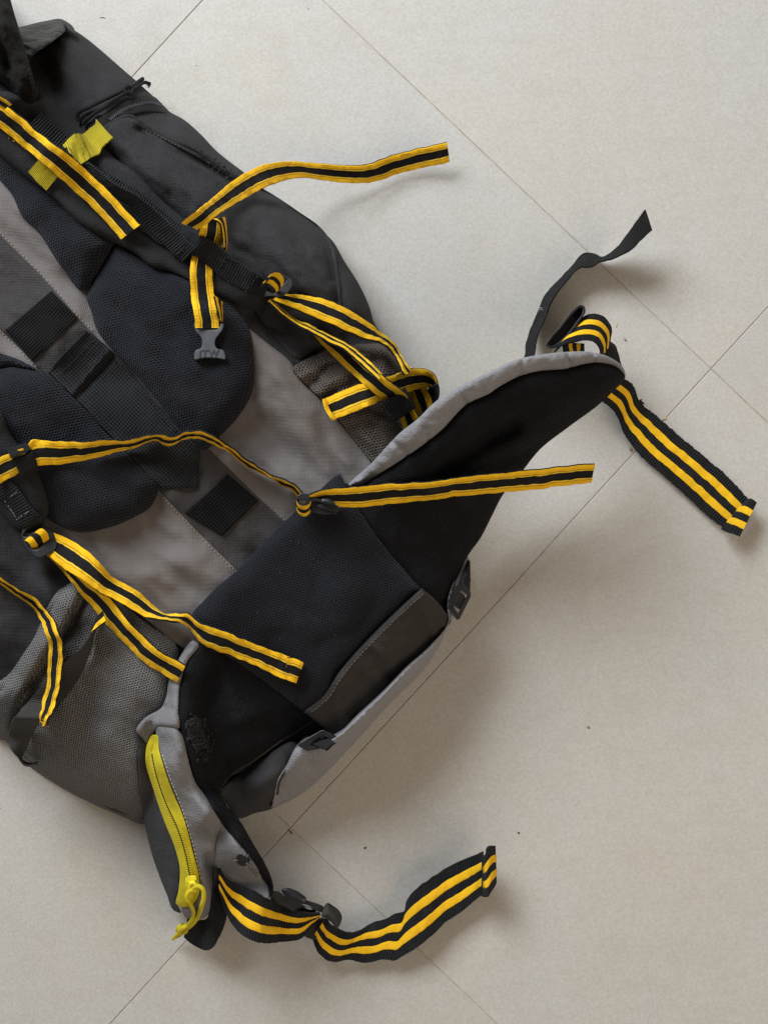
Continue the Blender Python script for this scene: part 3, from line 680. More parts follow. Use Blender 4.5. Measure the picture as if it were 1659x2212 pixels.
# ------------------------------------------------------------------ net pockets
pk = panel("mesh_pocket", [(631, 796), (654, 780), (699, 757), (744, 748), (789, 743), (835, 745), (866, 775), (880, 820), (890, 880), (905, 930), (860, 985), (806, 1000), (792, 985), (754, 937), (698, 869), (650, 821)],
      ground(6), POCKETBROWN, puff=0.006, er=16, thick=0.0015, step=6, seed=31, noise=[(0.0035, 34, 3.0), (0.001, 14, 1.5)],
      folds=[([(650, 815), (720, 775), (800, 765)], .005, 9), ([(660, 835), (730, 790), (810, 778)], -.005, 9), ([(690, 845), (740, 810), (800, 800)], .004, 9), ([(700, 862), (760, 830), (830, 830)], -.003, 8), ([(730, 910), (790, 900), (850, 920)], .004, 12)])
pk = panel("mesh_pocket", [(152, 1262), (178, 1258), (243, 1292), (318, 1345), (387, 1409), (378, 1445), (368, 1472), (362, 1504), (350, 1530), (320, 1552), (306, 1600), (306, 1700), (310, 1781), (268, 1765), (200, 1736), (118, 1692), (58, 1650), (14, 1602), (-4, 1588), (-60, 1560), (-60, 1470), (0, 1470), (60, 1400)],
      ground(8), POCKETMESH, puff=0.010, er=36, thick=0.002, step=7, seed=33, noise=[(0.0035, 90, 1.6), (0.001, 24, 1.4)],
      folds=[([(300, 1400), (280, 1500), (240, 1600)], .006, 50), ([(188, 1290), (160, 1345), (120, 1408), (78, 1475), (46, 1540), (26, 1600)], -.009, 8), ([(250, 1680), (180, 1660), (110, 1610)], .004, 30)])
panel("pocket_hem", [(140, 1270), (152, 1258), (172, 1258), (172, 1285), (150, 1340), (110, 1400), (70, 1465), (40, 1530), (14, 1600), (-8, 1594), (-40, 1570), (-50, 1520), (0, 1494), (45, 1430), (100, 1340)],
      ground(8), POCKETMESH, parent=pk, puff=0.012, er=15, thick=0.002, step=6, seed=34, noise=[(0.0012, 40, 1.5)])

# ------------------------------------------------------------------ straps over the right net pocket
ribbon("shoulder_adjuster", [(886, 796), (912, 828), (930, 858), (936, 884)], [(867, 786), (878, 832), (890, 866), (906, 902)], z=(.082, .074, .060, .050), W=.025, seed=88)
ps = ribbon("pocket_strap", [(697, 863), (758, 837), (838, 813), (898, 797), (922, 799), (938, 811), (945, 828)], [(719, 908), (778, 885), (830, 862), (882, 846), (910, 839), (930, 837), (944, 836)], z=(None, None, None, .104, .098, .090, .078), W=.0235, seed=90, clear=.006, sgn=1)
ribbon("pocket_strap", [(944, 830), (948, 846), (944, 866), (934, 884)], [(922, 842), (930, 852), (932, 864), (924, 880)], z=(.080, .070, .058, .050), W=.022, kind=BLACK, mats=[YELLOW, WEBGREY], seed=119, free=True, stamp=False, sgn=1)
ribbon("strap_fold", [(699, 862), (706, 884), (721, 907)], [(704, 860), (711, 882), (726, 905)], W=.004, kind=[(0, 1, 0, 0)], seed=91, parent=ps, clear=.003, stamp=False)
ribbon("shoulder_adjuster", [(672, 708), (712, 726), (753, 748), (789, 784), (834, 820), (872, 848), (890, 872), (905, 904)], [(664, 702), (690, 739), (735, 784), (780, 825), (829, 865), (852, 890), (864, 908), (872, 932)], z=(None,), W=.025, seed=89, ripple=.0007, clear=.003, gblur=18)
# ------------------------------------------------------------------ hip belt, right wing (its inner face up)
RW_ = rbf([(735, 1045, .118), (806, 1033, .134), (850, 1005, .146), (950, 933, .168), (1083, 833, .180), (1227, 797, .170), (1349, 811, .140), (1320, 849, .128), (1227, 923, .102), (1128, 1018, .074), (1061, 1117, .052), (1011, 1200, .046),
           (967, 1310, .068), (912, 1280, .092), (800, 1140, .108), (1000, 1050, .106), (1150, 900, .134), (900, 1120, .105)])
E1 = [(786, 1047), (806, 1033), (850, 1005), (898, 973), (950, 933), (1016, 869), (1052, 853), (1083, 833), (1128, 811), (1164, 802), (1227, 796), (1259, 787), (1299, 784), (1331, 793), (1349, 811)]
gb = ground(6)
rw = panel("hip_belt", [(735, 1045)] + E1 + [(1320, 849), (1299, 869), (1227, 923), (1164, 973), (1128, 1018), (1086, 1069), (1061, 1117), (1038, 1162), (1011, 1200), (990, 1250), (967, 1315), (912, 1290), (850, 1220), (790, 1130)],
      lambda x, y: np.maximum(RW_(x, y), gb(x, y) + 0.003), FINEMESH, puff=0.017, er=48, thick=0.0, bottom=0.016, step=7, seed=41, noise=[(0.0016, 50, 2.0), (0.0005, 20, 1.5)],
      folds=[([(1105, 926), (1060, 945), (1010, 975), (950, 1030)], -0.016, 20), ([(1110, 955), (1050, 1000), (990, 1060)], .009, 24), ([(1240, 850), (1180, 900), (1120, 960)], .004, 26), ([(1150, 850), (1220, 860), (1270, 850)], .004, 30)])
band = panel("edge_binding", [(754, 1051), (806, 997), (846, 953), (866, 933), (902, 905), (934, 873), (994, 833), (1058, 803), (1110, 778), (1161, 767), (1223, 760), (1272, 760), (1317, 772), (1347, 797), (1351, 812)] + E1[::-1][1:] ,
      lambda x, y: np.maximum(RW_(x, y) + 0.002, gb(x, y) + 0.004), LIGHTGREY, parent=rw, puff=0.009, er=20, thick=0.0, bottom=0.040, step=5, rot=10, seed=42, noise=[(0.0016, 26, 1.0), (0.0008, 10, 1.0)],
      folds=[([(846, 953), (880, 985)], -.004, 7), ([(905, 905), (925, 950)], -.003, 6), ([(985, 840), (1010, 875)], -.0035, 7), ([(1040, 812), (1060, 850)], .003, 7), ([(1225, 762), (1232, 795)], -.004, 4), ([(1278, 762), (1284, 786)], -.003, 4), ([(1130, 775), (1120, 812)], -.0025, 6)])

# ------------------------------------------------------------------ hip belt, left wing with its pouch
LWZ = rbf([(428, 1391, .128), (396, 1454, .140), (387, 1535, .146), (408, 1634, .142), (459, 1746, .132), (511, 1816, .122), (543, 1855, .114), (580, 1939, .092), (590, 1918, .080), (546, 1823, .104), (500, 1755, .108), (473, 1711, .094), (546, 1648, .062), (674, 1557, .060),
           (600, 1470, .088), (527, 1430, .100), (480, 1550, .090), (445, 1655, .120), (360, 1504, .124), (351, 1526, .122), (311, 1553, .100), (296, 1580, .086), (340, 1568, .128), (335, 1590, .116), (324, 1640, .108), (350, 1700, .112), (385, 1790, .104), (408, 1870, .092), (410, 1950, .070),
           (298, 1620, .072), (301, 1700, .056), (322, 1820, .050), (345, 1890, .046), (375, 1965, .044), (430, 1984, .048), (461, 1935, .066), (462, 1865, .088), (470, 1800, .106), (420, 1750, .122), (500, 1880, .086), (560, 1930, .078)])
gb2 = ground(6)
lw_base = lambda x, y: np.maximum(LWZ(x, y), gb2(x, y) + 0.003)
lw = panel("hip_belt", [(428, 1391), (407, 1427), (396, 1454), (389, 1490), (387, 1535), (389, 1575), (408, 1634), (412, 1652), (424, 1690), (445, 1718), (459, 1746), (476, 1774), (511, 1816), (543, 1855), (557, 1876), (566, 1897), (580, 1914), (580, 1939), (588, 1935), (591, 1918), (587, 1898), (571, 1862),
      (546, 1820), (518, 1772), (487, 1735), (473, 1711), (501, 1676), (546, 1648), (599, 1610), (674, 1557), (700, 1540), (650, 1480), (560, 1400), (470, 1370)],
      lw_base, FINEMESH, puff=0.007, er=18, thick=0.0, bottom=0.02, step=6, seed=45, noise=[(0.0020, 45, 1.6), (0.0006, 18, 1.5)], folds=[([(480, 1420), (470, 1500), (500, 1580)], -.006, 20), ([(520, 1560), (570, 1530), (640, 1520)], .005, 24)])
panel("edge_binding", [(430, 1391), (407, 1427), (396, 1454), (389, 1490), (387, 1535), (386, 1574), (362, 1570), (342, 1570), (330, 1588), (317, 1606), (306, 1594), (295, 1580), (311, 1553), (351, 1526), (360, 1504), (365, 1472), (378, 1445), (392, 1414), (421, 1384)],
      lambda x, y: lw_base(x, y) + 0.002, MIDGREY, parent=lw, puff=0.008, er=15, thick=0.0, bottom=0.035, step=5, rot=70, seed=46, noise=[(0.0015, 24, 1.0), (0.0007, 10, 1.0)],
      folds=[([(355, 1526), (388, 1540)], -.003, 6), ([(325, 1555), (365, 1570)], .003, 8), ([(372, 1475), (392, 1480)], -.002, 5)])
wingback = panel("belt_back", [(457, 1744), (476, 1774), (511, 1816), (543, 1855), (557, 1876), (566, 1897), (580, 1914), (580, 1939), (560, 1938), (520, 1928), (494, 1915), (473, 1890), (460, 1868), (464, 1813), (470, 1781)],
      lambda x, y: lw_base(x, y) + 0.001, MIDGREY, parent=lw, puff=0.005, er=14, thick=0.0, bottom=0.03, step=5, rot=30, seed=47, noise=[(0.001, 24, 1.0)], rough_edge=0.5)
panel("worn_hole", [(510, 1857), (515, 1847), (527, 1847), (539, 1852), (542, 1861), (533, 1870), (517, 1868)], ground(0), WORN, parent=lw, thick=0.0006, er=3, step=3, rough_edge=0.0, skirt=0.001)
g = Geo(); G0 = ground(0)
for k in range(12):
    a = random.choice((-.4, -.1, .3, .6, .9, 2.9, 3.3, 4.6, 5.2)) + random.gauss(0, .25); r0 = 16.5 + random.uniform(-1, 1.2); x0 = 526 + r0 * 1.15 * math.cos(a); y0 = 1858 + r0 * 0.8 * math.sin(a)
    pts = [(x0 + math.cos(a) * q * 1.0, y0 + math.sin(a) * q) for q in (2, 0, -2, -4 - random.random() * 2.5)]
    tube(g, P(*np.array([(x, y, float(G0(np.array([x]), np.array([y]))[0]) + 0.0016 + 0.0004 * random.random()) for x, y in pts]).T), 0.00045, 5)
for k in range(46):
    t = k / 46; x0 = 537 + t * 20 + random.uniform(-2, 2); y0 = 1868 + t * 22 + random.uniform(-2, 2); a = random.uniform(0, 6.28)
    pts = [(x0, y0), (x0 + 2.5 * math.cos(a), y0 + 2.5 * math.sin(a)), (x0 + 5 * math.cos(a + .5), y0 + 5 * math.sin(a + .5))]
    tube(g, P(*np.array([(x, y, float(G0(np.array([x]), np.array([y]))[0]) + 0.001 + 0.0008 * random.random()) for x, y in pts]).T), 0.0004, 5)
g.link("frayed_edge", MIDGREY, lw, kind='stuff')

ZL = [(331, 1587), (319, 1606), (315, 1634), (333, 1708), (357, 1778), (378, 1830), (389, 1876), (386, 1925), (382, 1954)]
ZR = [(337, 1587), (344, 1620), (352, 1648), (373, 1708), (397, 1764), (415, 1830), (431, 1900), (431, 1928), (418, 1952), (400, 1960)]
pouch = panel("hip_pouch", [(340, 1568), (362, 1567), (382, 1573), (389, 1580), (406, 1634), (411, 1655), (424, 1692), (445, 1720), (459, 1747), (479, 1781), (469, 1813), (464, 1865), (463, 1935), (456, 1970), (431, 1986), (403, 1983), (394, 1960)] + ZR[::-1],
      lambda x, y: lw_base(x, y) + 0.002, MIDGREY, puff=0.009, er=26, thick=0.0, bottom=0.02, step=5, rot=25, seed=48, noise=[(0.0020, 40, 2.0), (0.0008, 16, 1.6)],
      folds=[([(420, 1700), (440, 1760), (450, 1830)], .004, 16), ([(395, 1640), (410, 1700), (430, 1760)], -.003, 10), ([(440, 1800), (450, 1870), (448, 1940)], -.003, 10)])
panel("pouch_side", [(340, 1568), (316, 1604), (305, 1592), (296, 1578), (298, 1620), (301, 1690), (308, 1746), (322, 1820), (340, 1879), (361, 1932), (378, 1968), (392, 1972), (384, 1954), (388, 1925), (391, 1876), (380, 1830), (359, 1778), (335, 1708), (317, 1634), (321, 1606), (333, 1587)],
      lambda x, y: lw_base(x, y) + 0.001, POUCHDARK, parent=pouch, puff=0.007, er=22, thick=0.0, skirt=0.03, step=5, rot=15, seed=49, noise=[(0.0018, 34, 2.4), (0.0007, 14, 1.6)])
zip_ = panel("zipper_tape", ZL + ZR[::-1][0:] , lambda x, y: ground(2)(x, y) * 0 + lw_base(x, y) + 0.0075, ZIPYEL, parent=pouch, puff=0.002, er=9, thick=0.0, skirt=0.012, step=4, rot=20, seed=50, noise=[(0.0004, 12, 1.0)],
      folds=[([(324, 1606), (336, 1669), (357, 1732), (385, 1792), (403, 1851), (412, 1897)], 0.0015, 7)])
stitches([[(352, 1630), (368, 1680), (390, 1735), (408, 1790), (424, 1850), (436, 1905)]], pouch, lift=0.0014, mat=WHITETHREAD, r=0.0003)
g = Geo(); q = spline([(329, 1628), (337, 1669), (358, 1732), (385, 1792), (403, 1851), (412, 1897)], False, 2.6)
G0 = ground(0); tq = np.gradient(q, axis=0); tq /= np.linalg.norm(tq, axis=1)[:, None]; nq = np.stack([-tq[:, 1], tq[:, 0]], -1)
for k in range(0, len(q)):
    z = float(G0(q[k:k+1, 0], q[k:k+1, 1])[0]) + 0.0006; sd = 1 if k % 2 else -1
    c = q[k] + nq[k] * sd * 3.6; e1 = nq[k] * 2.6; e2 = tq[k] * 1.15
    V = [c + e1*a + e2*b for a, b in ((-1, -1), (1, -1), (1, 1), (-1, 1))]
    V3 = np.concatenate([P(*np.array(V).T, z + 0.0009), P(*np.array(V).T, z - 0.001)])
    g.add(V3, [(0, 1, 2, 3)[::-1], (0, 1, 5, 4), (1, 2, 6, 5), (2, 3, 7, 6), (3, 0, 4, 7)])
g.link("zipper_teeth", ZIPYEL, pouch, kind='stuff', smooth=False)
g = Geo(); tube(g, P(q[:, 0], q[:, 1], G0(q[:, 0], q[:, 1]) + .0004), .0006, 5); g.link("zipper_slit", DARKTHREAD, pouch)
g = Geo(); zs = float(G0(np.array([412.]), np.array([1905.]))[0])
plate(g, [(401, 1900), (424, 1894), (428, 1905), (424, 1917), (408, 1919), (402, 1910)], zs + 0.0055, 0.0045, bev=1.5)
plate(g, [(401, 1899), (424, 1893), (425, 1899), (402, 1905)], zs + 0.0075, 0.003, bev=0.8)
tube(g, curve3([(409, 1918, zs + .006), (413, 1908, zs + .011), (418, 1906, zs + .012), (423, 1912, zs + .010), (421, 1926, zs + .006)]), 0.0017, 8)
g.link("zipper_slider", YELPLASTIC, pouch)
g = Geo()
tube(g, curve3([(417, 1920, zs + .007), (428, 1914, zs + .012), (438, 1920, zs + .012), (441, 1936, zs + .009), (436, 1958, zs + .004), (430, 1976, .062), (420, 1992, .05), (408, 2003, .038), (396, 2010, .026)]), 0.0021, 9)
tube(g, curve3([(419, 1922, zs + .007), (408, 1926, zs + .010), (404, 1938, zs + .008), (412, 1954, zs + .004), (419, 1970, .062), (415, 1988, .052), (404, 2000, .038), (394, 2006, .028)]), 0.0021, 9)
kn = [(394 + 8 * math.cos(a) * (1 + .15 * math.sin(3*a)), 2007 + 7 * math.sin(a), .032 + .004 * math.sin(2 * a)) for a in np.linspace(0, 6.6, 12)]
tube(g, curve3(kn, step=1.5), 0.0024, 8)
tube(g, curve3([(406, 1998, .040), (398, 2003, .044), (390, 2010, .036), (388, 2016, .030)], step=1.5), 0.0024, 8)
tube(g, curve3([(394, 2008, .030), (384, 2018, .022), (374, 2028, .012)]), 0.0017, 8); tube(g, curve3([(397, 2010, .028), (390, 2020, .018), (381, 2024, .010)]), 0.0016, 8)
g.link("pull_cord", ZIPYEL, pouch)
# torn foam showing at the root of the wing
panel("torn_foam", [(402, 1562), (414, 1550), (432, 1549), (438, 1570), (446, 1592), (452, 1610), (446, 1618), (432, 1612), (424, 1622), (412, 1600), (404, 1584)], ground(3), FOAM, parent=lw, puff=0.003, er=6, thick=0.001, step=3, seed=52, noise=[(0.0016, 9, 1.0), (0.0010, 4, 1.0)], rough_edge=0.9)
def crumbs(spots, n, r0, r1, parent, mat, name):
    g = Geo(); G = ground(2)
    for _ in range(n):
        cx, cy, sx, sy = random.choice(spots); x = random.gauss(cx, sx); y = random.gauss(cy, sy); r = random.uniform(r0, r1)
        z = float(G(np.array([x]), np.array([y]))[0]) + r * .25; c = P(x, y, z)
        V = []; F = []
        for a in range(4):
            for b in range(6):
                th = math.pi * (a + .5) / 4; ph = b / 6 * 6.283 + a * .5; q = r * random.uniform(.6, 1.25)
                V.append(c + q * np.array([math.sin(th) * math.cos(ph), math.sin(th) * math.sin(ph), math.cos(th) * .8]))
        for a in range(3):
            for b in range(6): F.append((a*6+b, (a+1)*6+b, (a+1)*6+(b+1) % 6, a*6+(b+1) % 6))
        F += [tuple(range(6)), tuple(range(23, 17, -1))]
        g.add(V, F)
    return g.link(name, mat, parent, kind='stuff')
crumbs([(416, 1566, 7, 9), (424, 1590, 9, 10), (434, 1578, 6, 9), (440, 1606, 8, 8), (452, 1622, 7, 10), (430, 1622, 7, 8), (446, 1640, 5, 6)], 120, .0006, .0021, lw, FOAM, "torn_foam_crumbs")
fibres(438, 1600, 24, 30, 9, lw, FOAM, name="torn_fibre", r=0.0003)

# ------------------------------------------------------------------ base of the pack
DK = rbf([(630, 1606, .074), (529, 1662, .064), (473, 1718, .066), (599, 1687, .080), (560, 1700, .078), (588, 1743, .030), (515, 1767, .026), (487, 1729, .056)])
panel("base_corner", [(473, 1716), (501, 1682), (529, 1662), (560, 1642), (599, 1616), (634, 1604), (648, 1618), (628, 1655), (608, 1687), (592, 1744), (550, 1757), (515, 1768), (487, 1731)], DK, POUCHDARK, puff=0.006, er=20, thick=0.0, floor=True, step=6, rot=30, seed=55, noise=[(0.0018, 34, 1.5)])
_ri = spline([(1009, 1200), (985, 1245), (966, 1310), (969, 1338), (935, 1390), (875, 1446), (827, 1498), (775, 1546), (731, 1588), (690, 1604), (648, 1608), (620, 1652), (599, 1687), (588, 1740)], False, 6)
_ro = spline([(1012, 1200), (1018, 1228), (1008, 1280), (992, 1320), (975, 1345), (953, 1393), (917, 1449), (849, 1517), (777, 1597), (717, 1661), (665, 1709), (625, 1733), (588, 1746)], False, 6)
_rz = np.interp(np.arange(len(_ri)), np.linspace(0, len(_ri) - 1, 9), [.040, .074, .090, .100, .104, .104, .098, .084, .040])
def RL(x, y):
    """base panel: falls in one convex sweep from its inner seam to the floor side"""
    x = np.asarray(x, float); y = np.asarray(y, float)
    D2 = np.sqrt((x[:, None] - _ri[:, 0]) ** 2 + (y[:, None] - _ri[:, 1]) ** 2)
    w = np.exp(-(D2 - D2.min(1)[:, None]) / 14.0); zi = (w * _rz).sum(1) / w.sum(1)
    di = D2.min(1); do = dist_poly(x, y, _ro, False); t = np.clip(di / (di + do + 1e-6), 0, 1)
    return zi + (.020 - zi) * t ** 2.0
g = Geo(); tube(g, curve3([(676, 1556, 0), (599, 1606, 0), (546, 1644, 0), (501, 1672, 0), (472, 1708, 0)], lift=0.0012), 0.0012, 6); g.link("seam_tape", HEM, root)

# ------------------------------------------------------------------ lumbar pad and its hem
gl = ground(16); LP = rbf([(415, 1330, .118), (505, 1235, .128), (600, 1150, .128), (734, 1030, .132), (810, 1155, .124), (907, 1272, .110), (787, 1394, .108), (659, 1538, .098), (527, 1438, .108), (440, 1370, .116), (660, 1300, .120)])
lum = panel("lumbar_pad", [(415, 1328), (440, 1298), (467, 1270), (515, 1230), (575, 1168), (590, 1153), (638, 1106), (690, 1060), (720, 1032), (735, 1023, 1), (746, 1048), (775, 1100), (812, 1156), (855, 1210), (911, 1274, 1), (860, 1330), (790, 1396), (735, 1456), (703, 1504), (659, 1540, 1), (600, 1494), (527, 1440), (450, 1385)],
      lambda x, y: np.maximum(LP(x, y), gl(x, y) + 0.002), AIRMESH, puff=0.016, er=40, thick=0.0, skirt=0.022, step=7, seed=61, noise=[(0.0012, 80, 1.5)])
HP = rbf([(911, 1274, .122), (855, 1326, .126), (787, 1394, .122), (735, 1454, .118), (659, 1540, .108), (958, 1314, .096), (972, 1340, .074), (930, 1396, .074), (870, 1452, .076), (800, 1530, .076), (731, 1592, .072), (679, 1556, .094), (830, 1420, .112)])
hem = panel("pad_hem", [(911, 1272, 1), (855, 1326), (787, 1394), (735, 1454), (703, 1502), (658, 1539, 1), (682, 1558), (728, 1594, 1), (775, 1556), (827, 1506), (875, 1454), (935, 1398), (975, 1342, 1), (958, 1316), (935, 1290)],
      lambda x, y: HP(x, y) + 0.001, HEM, parent=lum, puff=0.004, er=12, thick=0.0, skirt=0.02, step=6, rot=40, seed=62, noise=[(0.0018, 40, 1.6), (0.0007, 16, 1.5)],
      folds=[([(800, 1410), (830, 1450), (850, 1470)], -.004, 10), ([(900, 1300), (925, 1340), (945, 1370)], .004, 14), ([(740, 1470), (745, 1530), (750, 1570)], .0035, 14)])
stitches([[(915, 1282), (860, 1332), (792, 1400), (741, 1459), (709, 1507), (668, 1542)]], hem, lift=0.0008, mat=cloth("tan_thread", (0.11, 0.10, 0.09), 0.002, 'rib', wear=0))
g = Geo(); tube(g, curve3([(912, 1273, 0), (855, 1326, 0), (787, 1394, 0), (735, 1454, 0), (703, 1502, 0), (658, 1539, 0)], lift=-0.0002), 0.0012, 6, flat=.7); g.link("hem_fold", HEM, lum)

gr = ground(3)
roll = panel("base_panel", [(1009, 1200), (1016, 1228), (1006, 1280), (990, 1320), (973, 1343), (951, 1391), (915, 1447), (847, 1515), (775, 1595), (715, 1659), (663, 1707), (623, 1731), (586, 1744), (592, 1720), (599, 1687), (620, 1652), (638, 1618), (660, 1602), (690, 1604), (731, 1588), (775, 1546), (827, 1498), (875, 1446), (935, 1390), (969, 1338), (966, 1310), (985, 1245)],
      lambda x, y: np.maximum(RL(x, y), gr(x, y) + .0015), LIGHTGREY, puff=0.007, er=16, thick=0.0, floor=True, step=5, rot=40, seed=56, noise=[(0.0010, 46, 2.5), (0.0004, 18, 2.0)], folds=[([(650, 1615), (700, 1620), (760, 1580)], -.004, 10), ([(880, 1460), (800, 1540), (720, 1610)], .003, 16)])
# ------------------------------------------------------------------ lid, at the top left corner
cover = panel("rain_cover", [(30, 66), (65, 53), (100, 45), (136, 42), (150, 52), (143, 66), (128, 80), (100, 102), (72, 124), (60, 160), (66, 190), (40, 150), (20, 90)], rbf([(30, 66, .11), (100, 45, .05), (136, 42, .05), (150, 55, .07), (128, 80, .125), (72, 124, .15), (64, 190, .17), (30, 100, .14)]), NYLON, puff=0.010, er=14, thick=0.0, bottom=0.03, step=5, seed=65, noise=[(0.006, 22, 1.4), (0.002, 9, 1.2)])
panel("cover_tab", [(140, 46), (150, 50), (162, 64), (164, 74), (152, 68), (144, 58)], rbf([(140, 46, .07), (164, 74, .08), (150, 60, .085), (150, 50, .07)]), NYLON, parent=cover, puff=0.003, er=5, bottom=0.01, step=3)
lid = panel("lid", [(-120, -160), (10, -60), (24, 0), (40, 56), (52, 95), (62, 130), (69, 152), (77, 185), (82, 208), (76, 222), (58, 221), (36, 206), (10, 182), (-60, 150), (-140, 100)],
      rbf([(-120, -160, .17), (10, -60, .16), (40, 56, .185), (69, 152, .20), (82, 208, .19), (58, 221, .185), (0, 176, .18), (-100, 100, .17), (10, 60, .21)]), LIDCLOTH, puff=0.012, er=24, thick=0.0, bottom=0.05, step=6, seed=66, noise=[(0.006, 34, 2.5), (0.0015, 14, 1.6)],
      folds=[([(0, 30), (30, 110), (50, 190)], .006, 12), ([(-10, 60), (14, 130), (30, 190)], -.006, 10), ([(38, 70), (62, 150), (76, 205)], .003, 6)])
stitches([[(62, 150), (70, 185), (73, 212)]], lid, lift=0.0008, mat=DARKTHREAD)
panel("inner_flap", [(-60, 150), (0, 176), (36, 204), (60, 220), (48, 236), (20, 228), (-40, 215), (-100, 200)], rbf([(-60, 150, .165), (60, 220, .175), (-40, 215, .165), (20, 228, .168)]), HEM, puff=.004, er=10, bottom=.02, step=5, seed=67, noise=[(.002, 20, 1.5)])

crumbs([(q[0], q[1] + 2, 4, 2) for q in FRAY], 80, .0005, .0013, piping, DARKTHREAD, "worn_crumbs")
# zipper of the side opening with its doubled cord
zp = panel("side_zipper", [(206, 274), (226, 246), (262, 220), (300, 208), (332, 208), (352, 226), (366, 242), (330, 242), (285, 249), (246, 260), (224, 276)], ground(4), WEBFINE, puff=0.003, er=8, thick=0.002, step=4, rot=70, seed=68, noise=[(0.001, 16, 1)])
g = Geo(); q = spline([(238, 258), (262, 240), (292, 228), (325, 223), (352, 228)], False, 2.4); G0 = ground(0); tq = np.gradient(q, axis=0); tq /= np.linalg.norm(tq, axis=1)[:, None]; nq = np.stack([-tq[:, 1], tq[:, 0]], -1)
for k in range(len(q)):
    z = float(G0(q[k:k+1, 0], q[k:k+1, 1])[0]) + 0.0008; c = q[k] + nq[k] * (1.5 if k % 2 else -1.5)
    V = [c + nq[k]*3.2*a + tq[k]*0.9*b for a, b in ((-1, -1), (1, -1), (1, 1), (-1, 1))]
    g.add(np.concatenate([P(*np.array(V).T, z + .0008), P(*np.array(V).T, z - .001)]), [(3, 2, 1, 0), (0, 1, 5, 4), (1, 2, 6, 5), (2, 3, 7, 6), (3, 0, 4, 7)])
g.link("zipper_teeth", PLASTIC, zp, kind='stuff', smooth=False)
g = Geo(); zz = ground(6)
zq = lambda x, y, h: (x, y, float(zz(np.array([float(x)]), np.array([float(y)]))[0]) + h)
tube(g, curve3([zq(172, 262, .004), zq(168, 250, .007), zq(198, 230, .008), zq(235, 211, .010), zq(262, 198, .012), zq(278, 193, .014)]), 0.0017, 8)
tube(g, curve3([zq(180, 268, .004), zq(196, 252, .007), zq(222, 234, .009), zq(250, 214, .012), zq(280, 197, .014)]), 0.0017, 8)
tube(g, curve3([zq(274, 203, .013), zq(268, 194, .017), zq(276, 187, .018), zq(286, 193, .016), zq(281, 203, .013), zq(273, 200, .016)], step=1.5), 0.0019, 8)
tube(g, curve3([zq(278, 194, .014), zq(292, 182, .018), zq(309, 170, .024)]), 0.0018, 8)
tube(g, curve3([zq(281, 197, .014), zq(298, 186, .018), zq(314, 178, .022), zq(325, 182, .026)]), 0.0018, 8)
cord = g.link("pull_cord", CORD, zp)
fibres(323, 183, 4, 14, 7, cord, CORD, z=.10)

# ------------------------------------------------------------------ shoulder straps
SG = ground(20)
st = panel("shoulder_strap", [(80, 217), (96, 209), (110, 211), (134, 240), (180, 280), (240, 334), (304, 382), (344, 426), (400, 474), (450, 510), (492, 538), (537, 562), (566, 582), (576, 606), (578, 640), (566, 662), (541, 668), (492, 645), (440, 622), (357, 583), (332, 577), (288, 545), (240, 521), (168, 478), (120, 430), (60, 384), (0, 333), (-60, 280), (-50, 200), (10, 196)],
      lambda x, y: SG(x, y) + 0.004, STRAPCLOTH, puff=0.022, er=48, thick=0.0, skirt=0.02, step=7, rot=45, seed=71, noise=[(0.0018, 50, 2.2), (0.0007, 18, 2.0)],
      folds=[([(120, 430), (200, 480), (300, 545)], .002, 12), ([(170, 400), (240, 440), (340, 530)], -.002, 20)])
ss = ribbon("sternum_strap", [(436, 471), (432, 500), (422, 530), (413, 559), (411, 590), (413, 627), (418, 672), (423, 708)], [(483, 471), (482, 500), (474, 537), (460, 565), (459, 600), (465, 640), (470, 680), (475, 708)], z=(.196, .196, None, None, None, None, None, None), W=.024, seed=81, clear=.003)
ribbon("strap_webbing", [(90, 244), (148, 296), (200, 350), (300, 414), (400, 492), (465, 528), (501, 557), (559, 597), (582, 612)], [(50, 282), (104, 335), (160, 392), (260, 460), (362, 534), (424, 556), (460, 585), (501, 612), (548, 637), (566, 648)], kind=BLACK, mats=[YELLOW, WEB], parent=st, W=.026, th=.0018, seed=72)
ribbon("strap_webbing", [(192, 352), (240, 392), (312, 434), (370, 490), (422, 538)], [(150, 362), (192, 392), (276, 444), (330, 504), (394, 566)], kind=BLACK, mats=[YELLOW, WEB], parent=st, W=.026, th=.002, seed=73, clear=.0045, z=(None,))
stitches([[(489, 556), (470, 590)], [(470, 592), (504, 614)], [(492, 556), (528, 580)], [(556, 598), (528, 632)], [(400, 534), (376, 556)]], st, mat=DARKTHREAD, lift=.0008, r=.0006)
lst = panel("shoulder_strap", [(-30, 868), (0, 884), (24, 938), (60, 985), (80, 1018), (98, 1060), (106, 1098), (102, 1118), (84, 1140), (58, 1152), (40, 1146), (10, 1118), (-20, 1080), (-90, 1000), (-90, 890)],
      lambda x, y: SG(x, y) + 0.004, STRAPCLOTH, puff=0.018, er=40, thick=0.0, skirt=0.02, step=6, rot=45, seed=74, noise=[(0.0018, 40, 2.0), (0.0006, 16, 2.0)])
ribbon("strap_webbing", [(-30, 990), (0, 1016), (20, 1038), (40, 1061), (60, 1090), (90, 1120)], [(-70, 1030), (-30, 1050), (-10, 1072), (9, 1088), (30, 1116), (50, 1140)], kind=BLACK, mats=[YELLOW, WEB], parent=lst, W=.026, th=.002, seed=75)
stitches([[(22, 1074), (42, 1061)], [(37, 1122), (71, 1100)], [(12, 1082), (36, 1120)]], lst, mat=THREAD, lift=.0006, dash=3.5, gap=2.0, r=.0004)

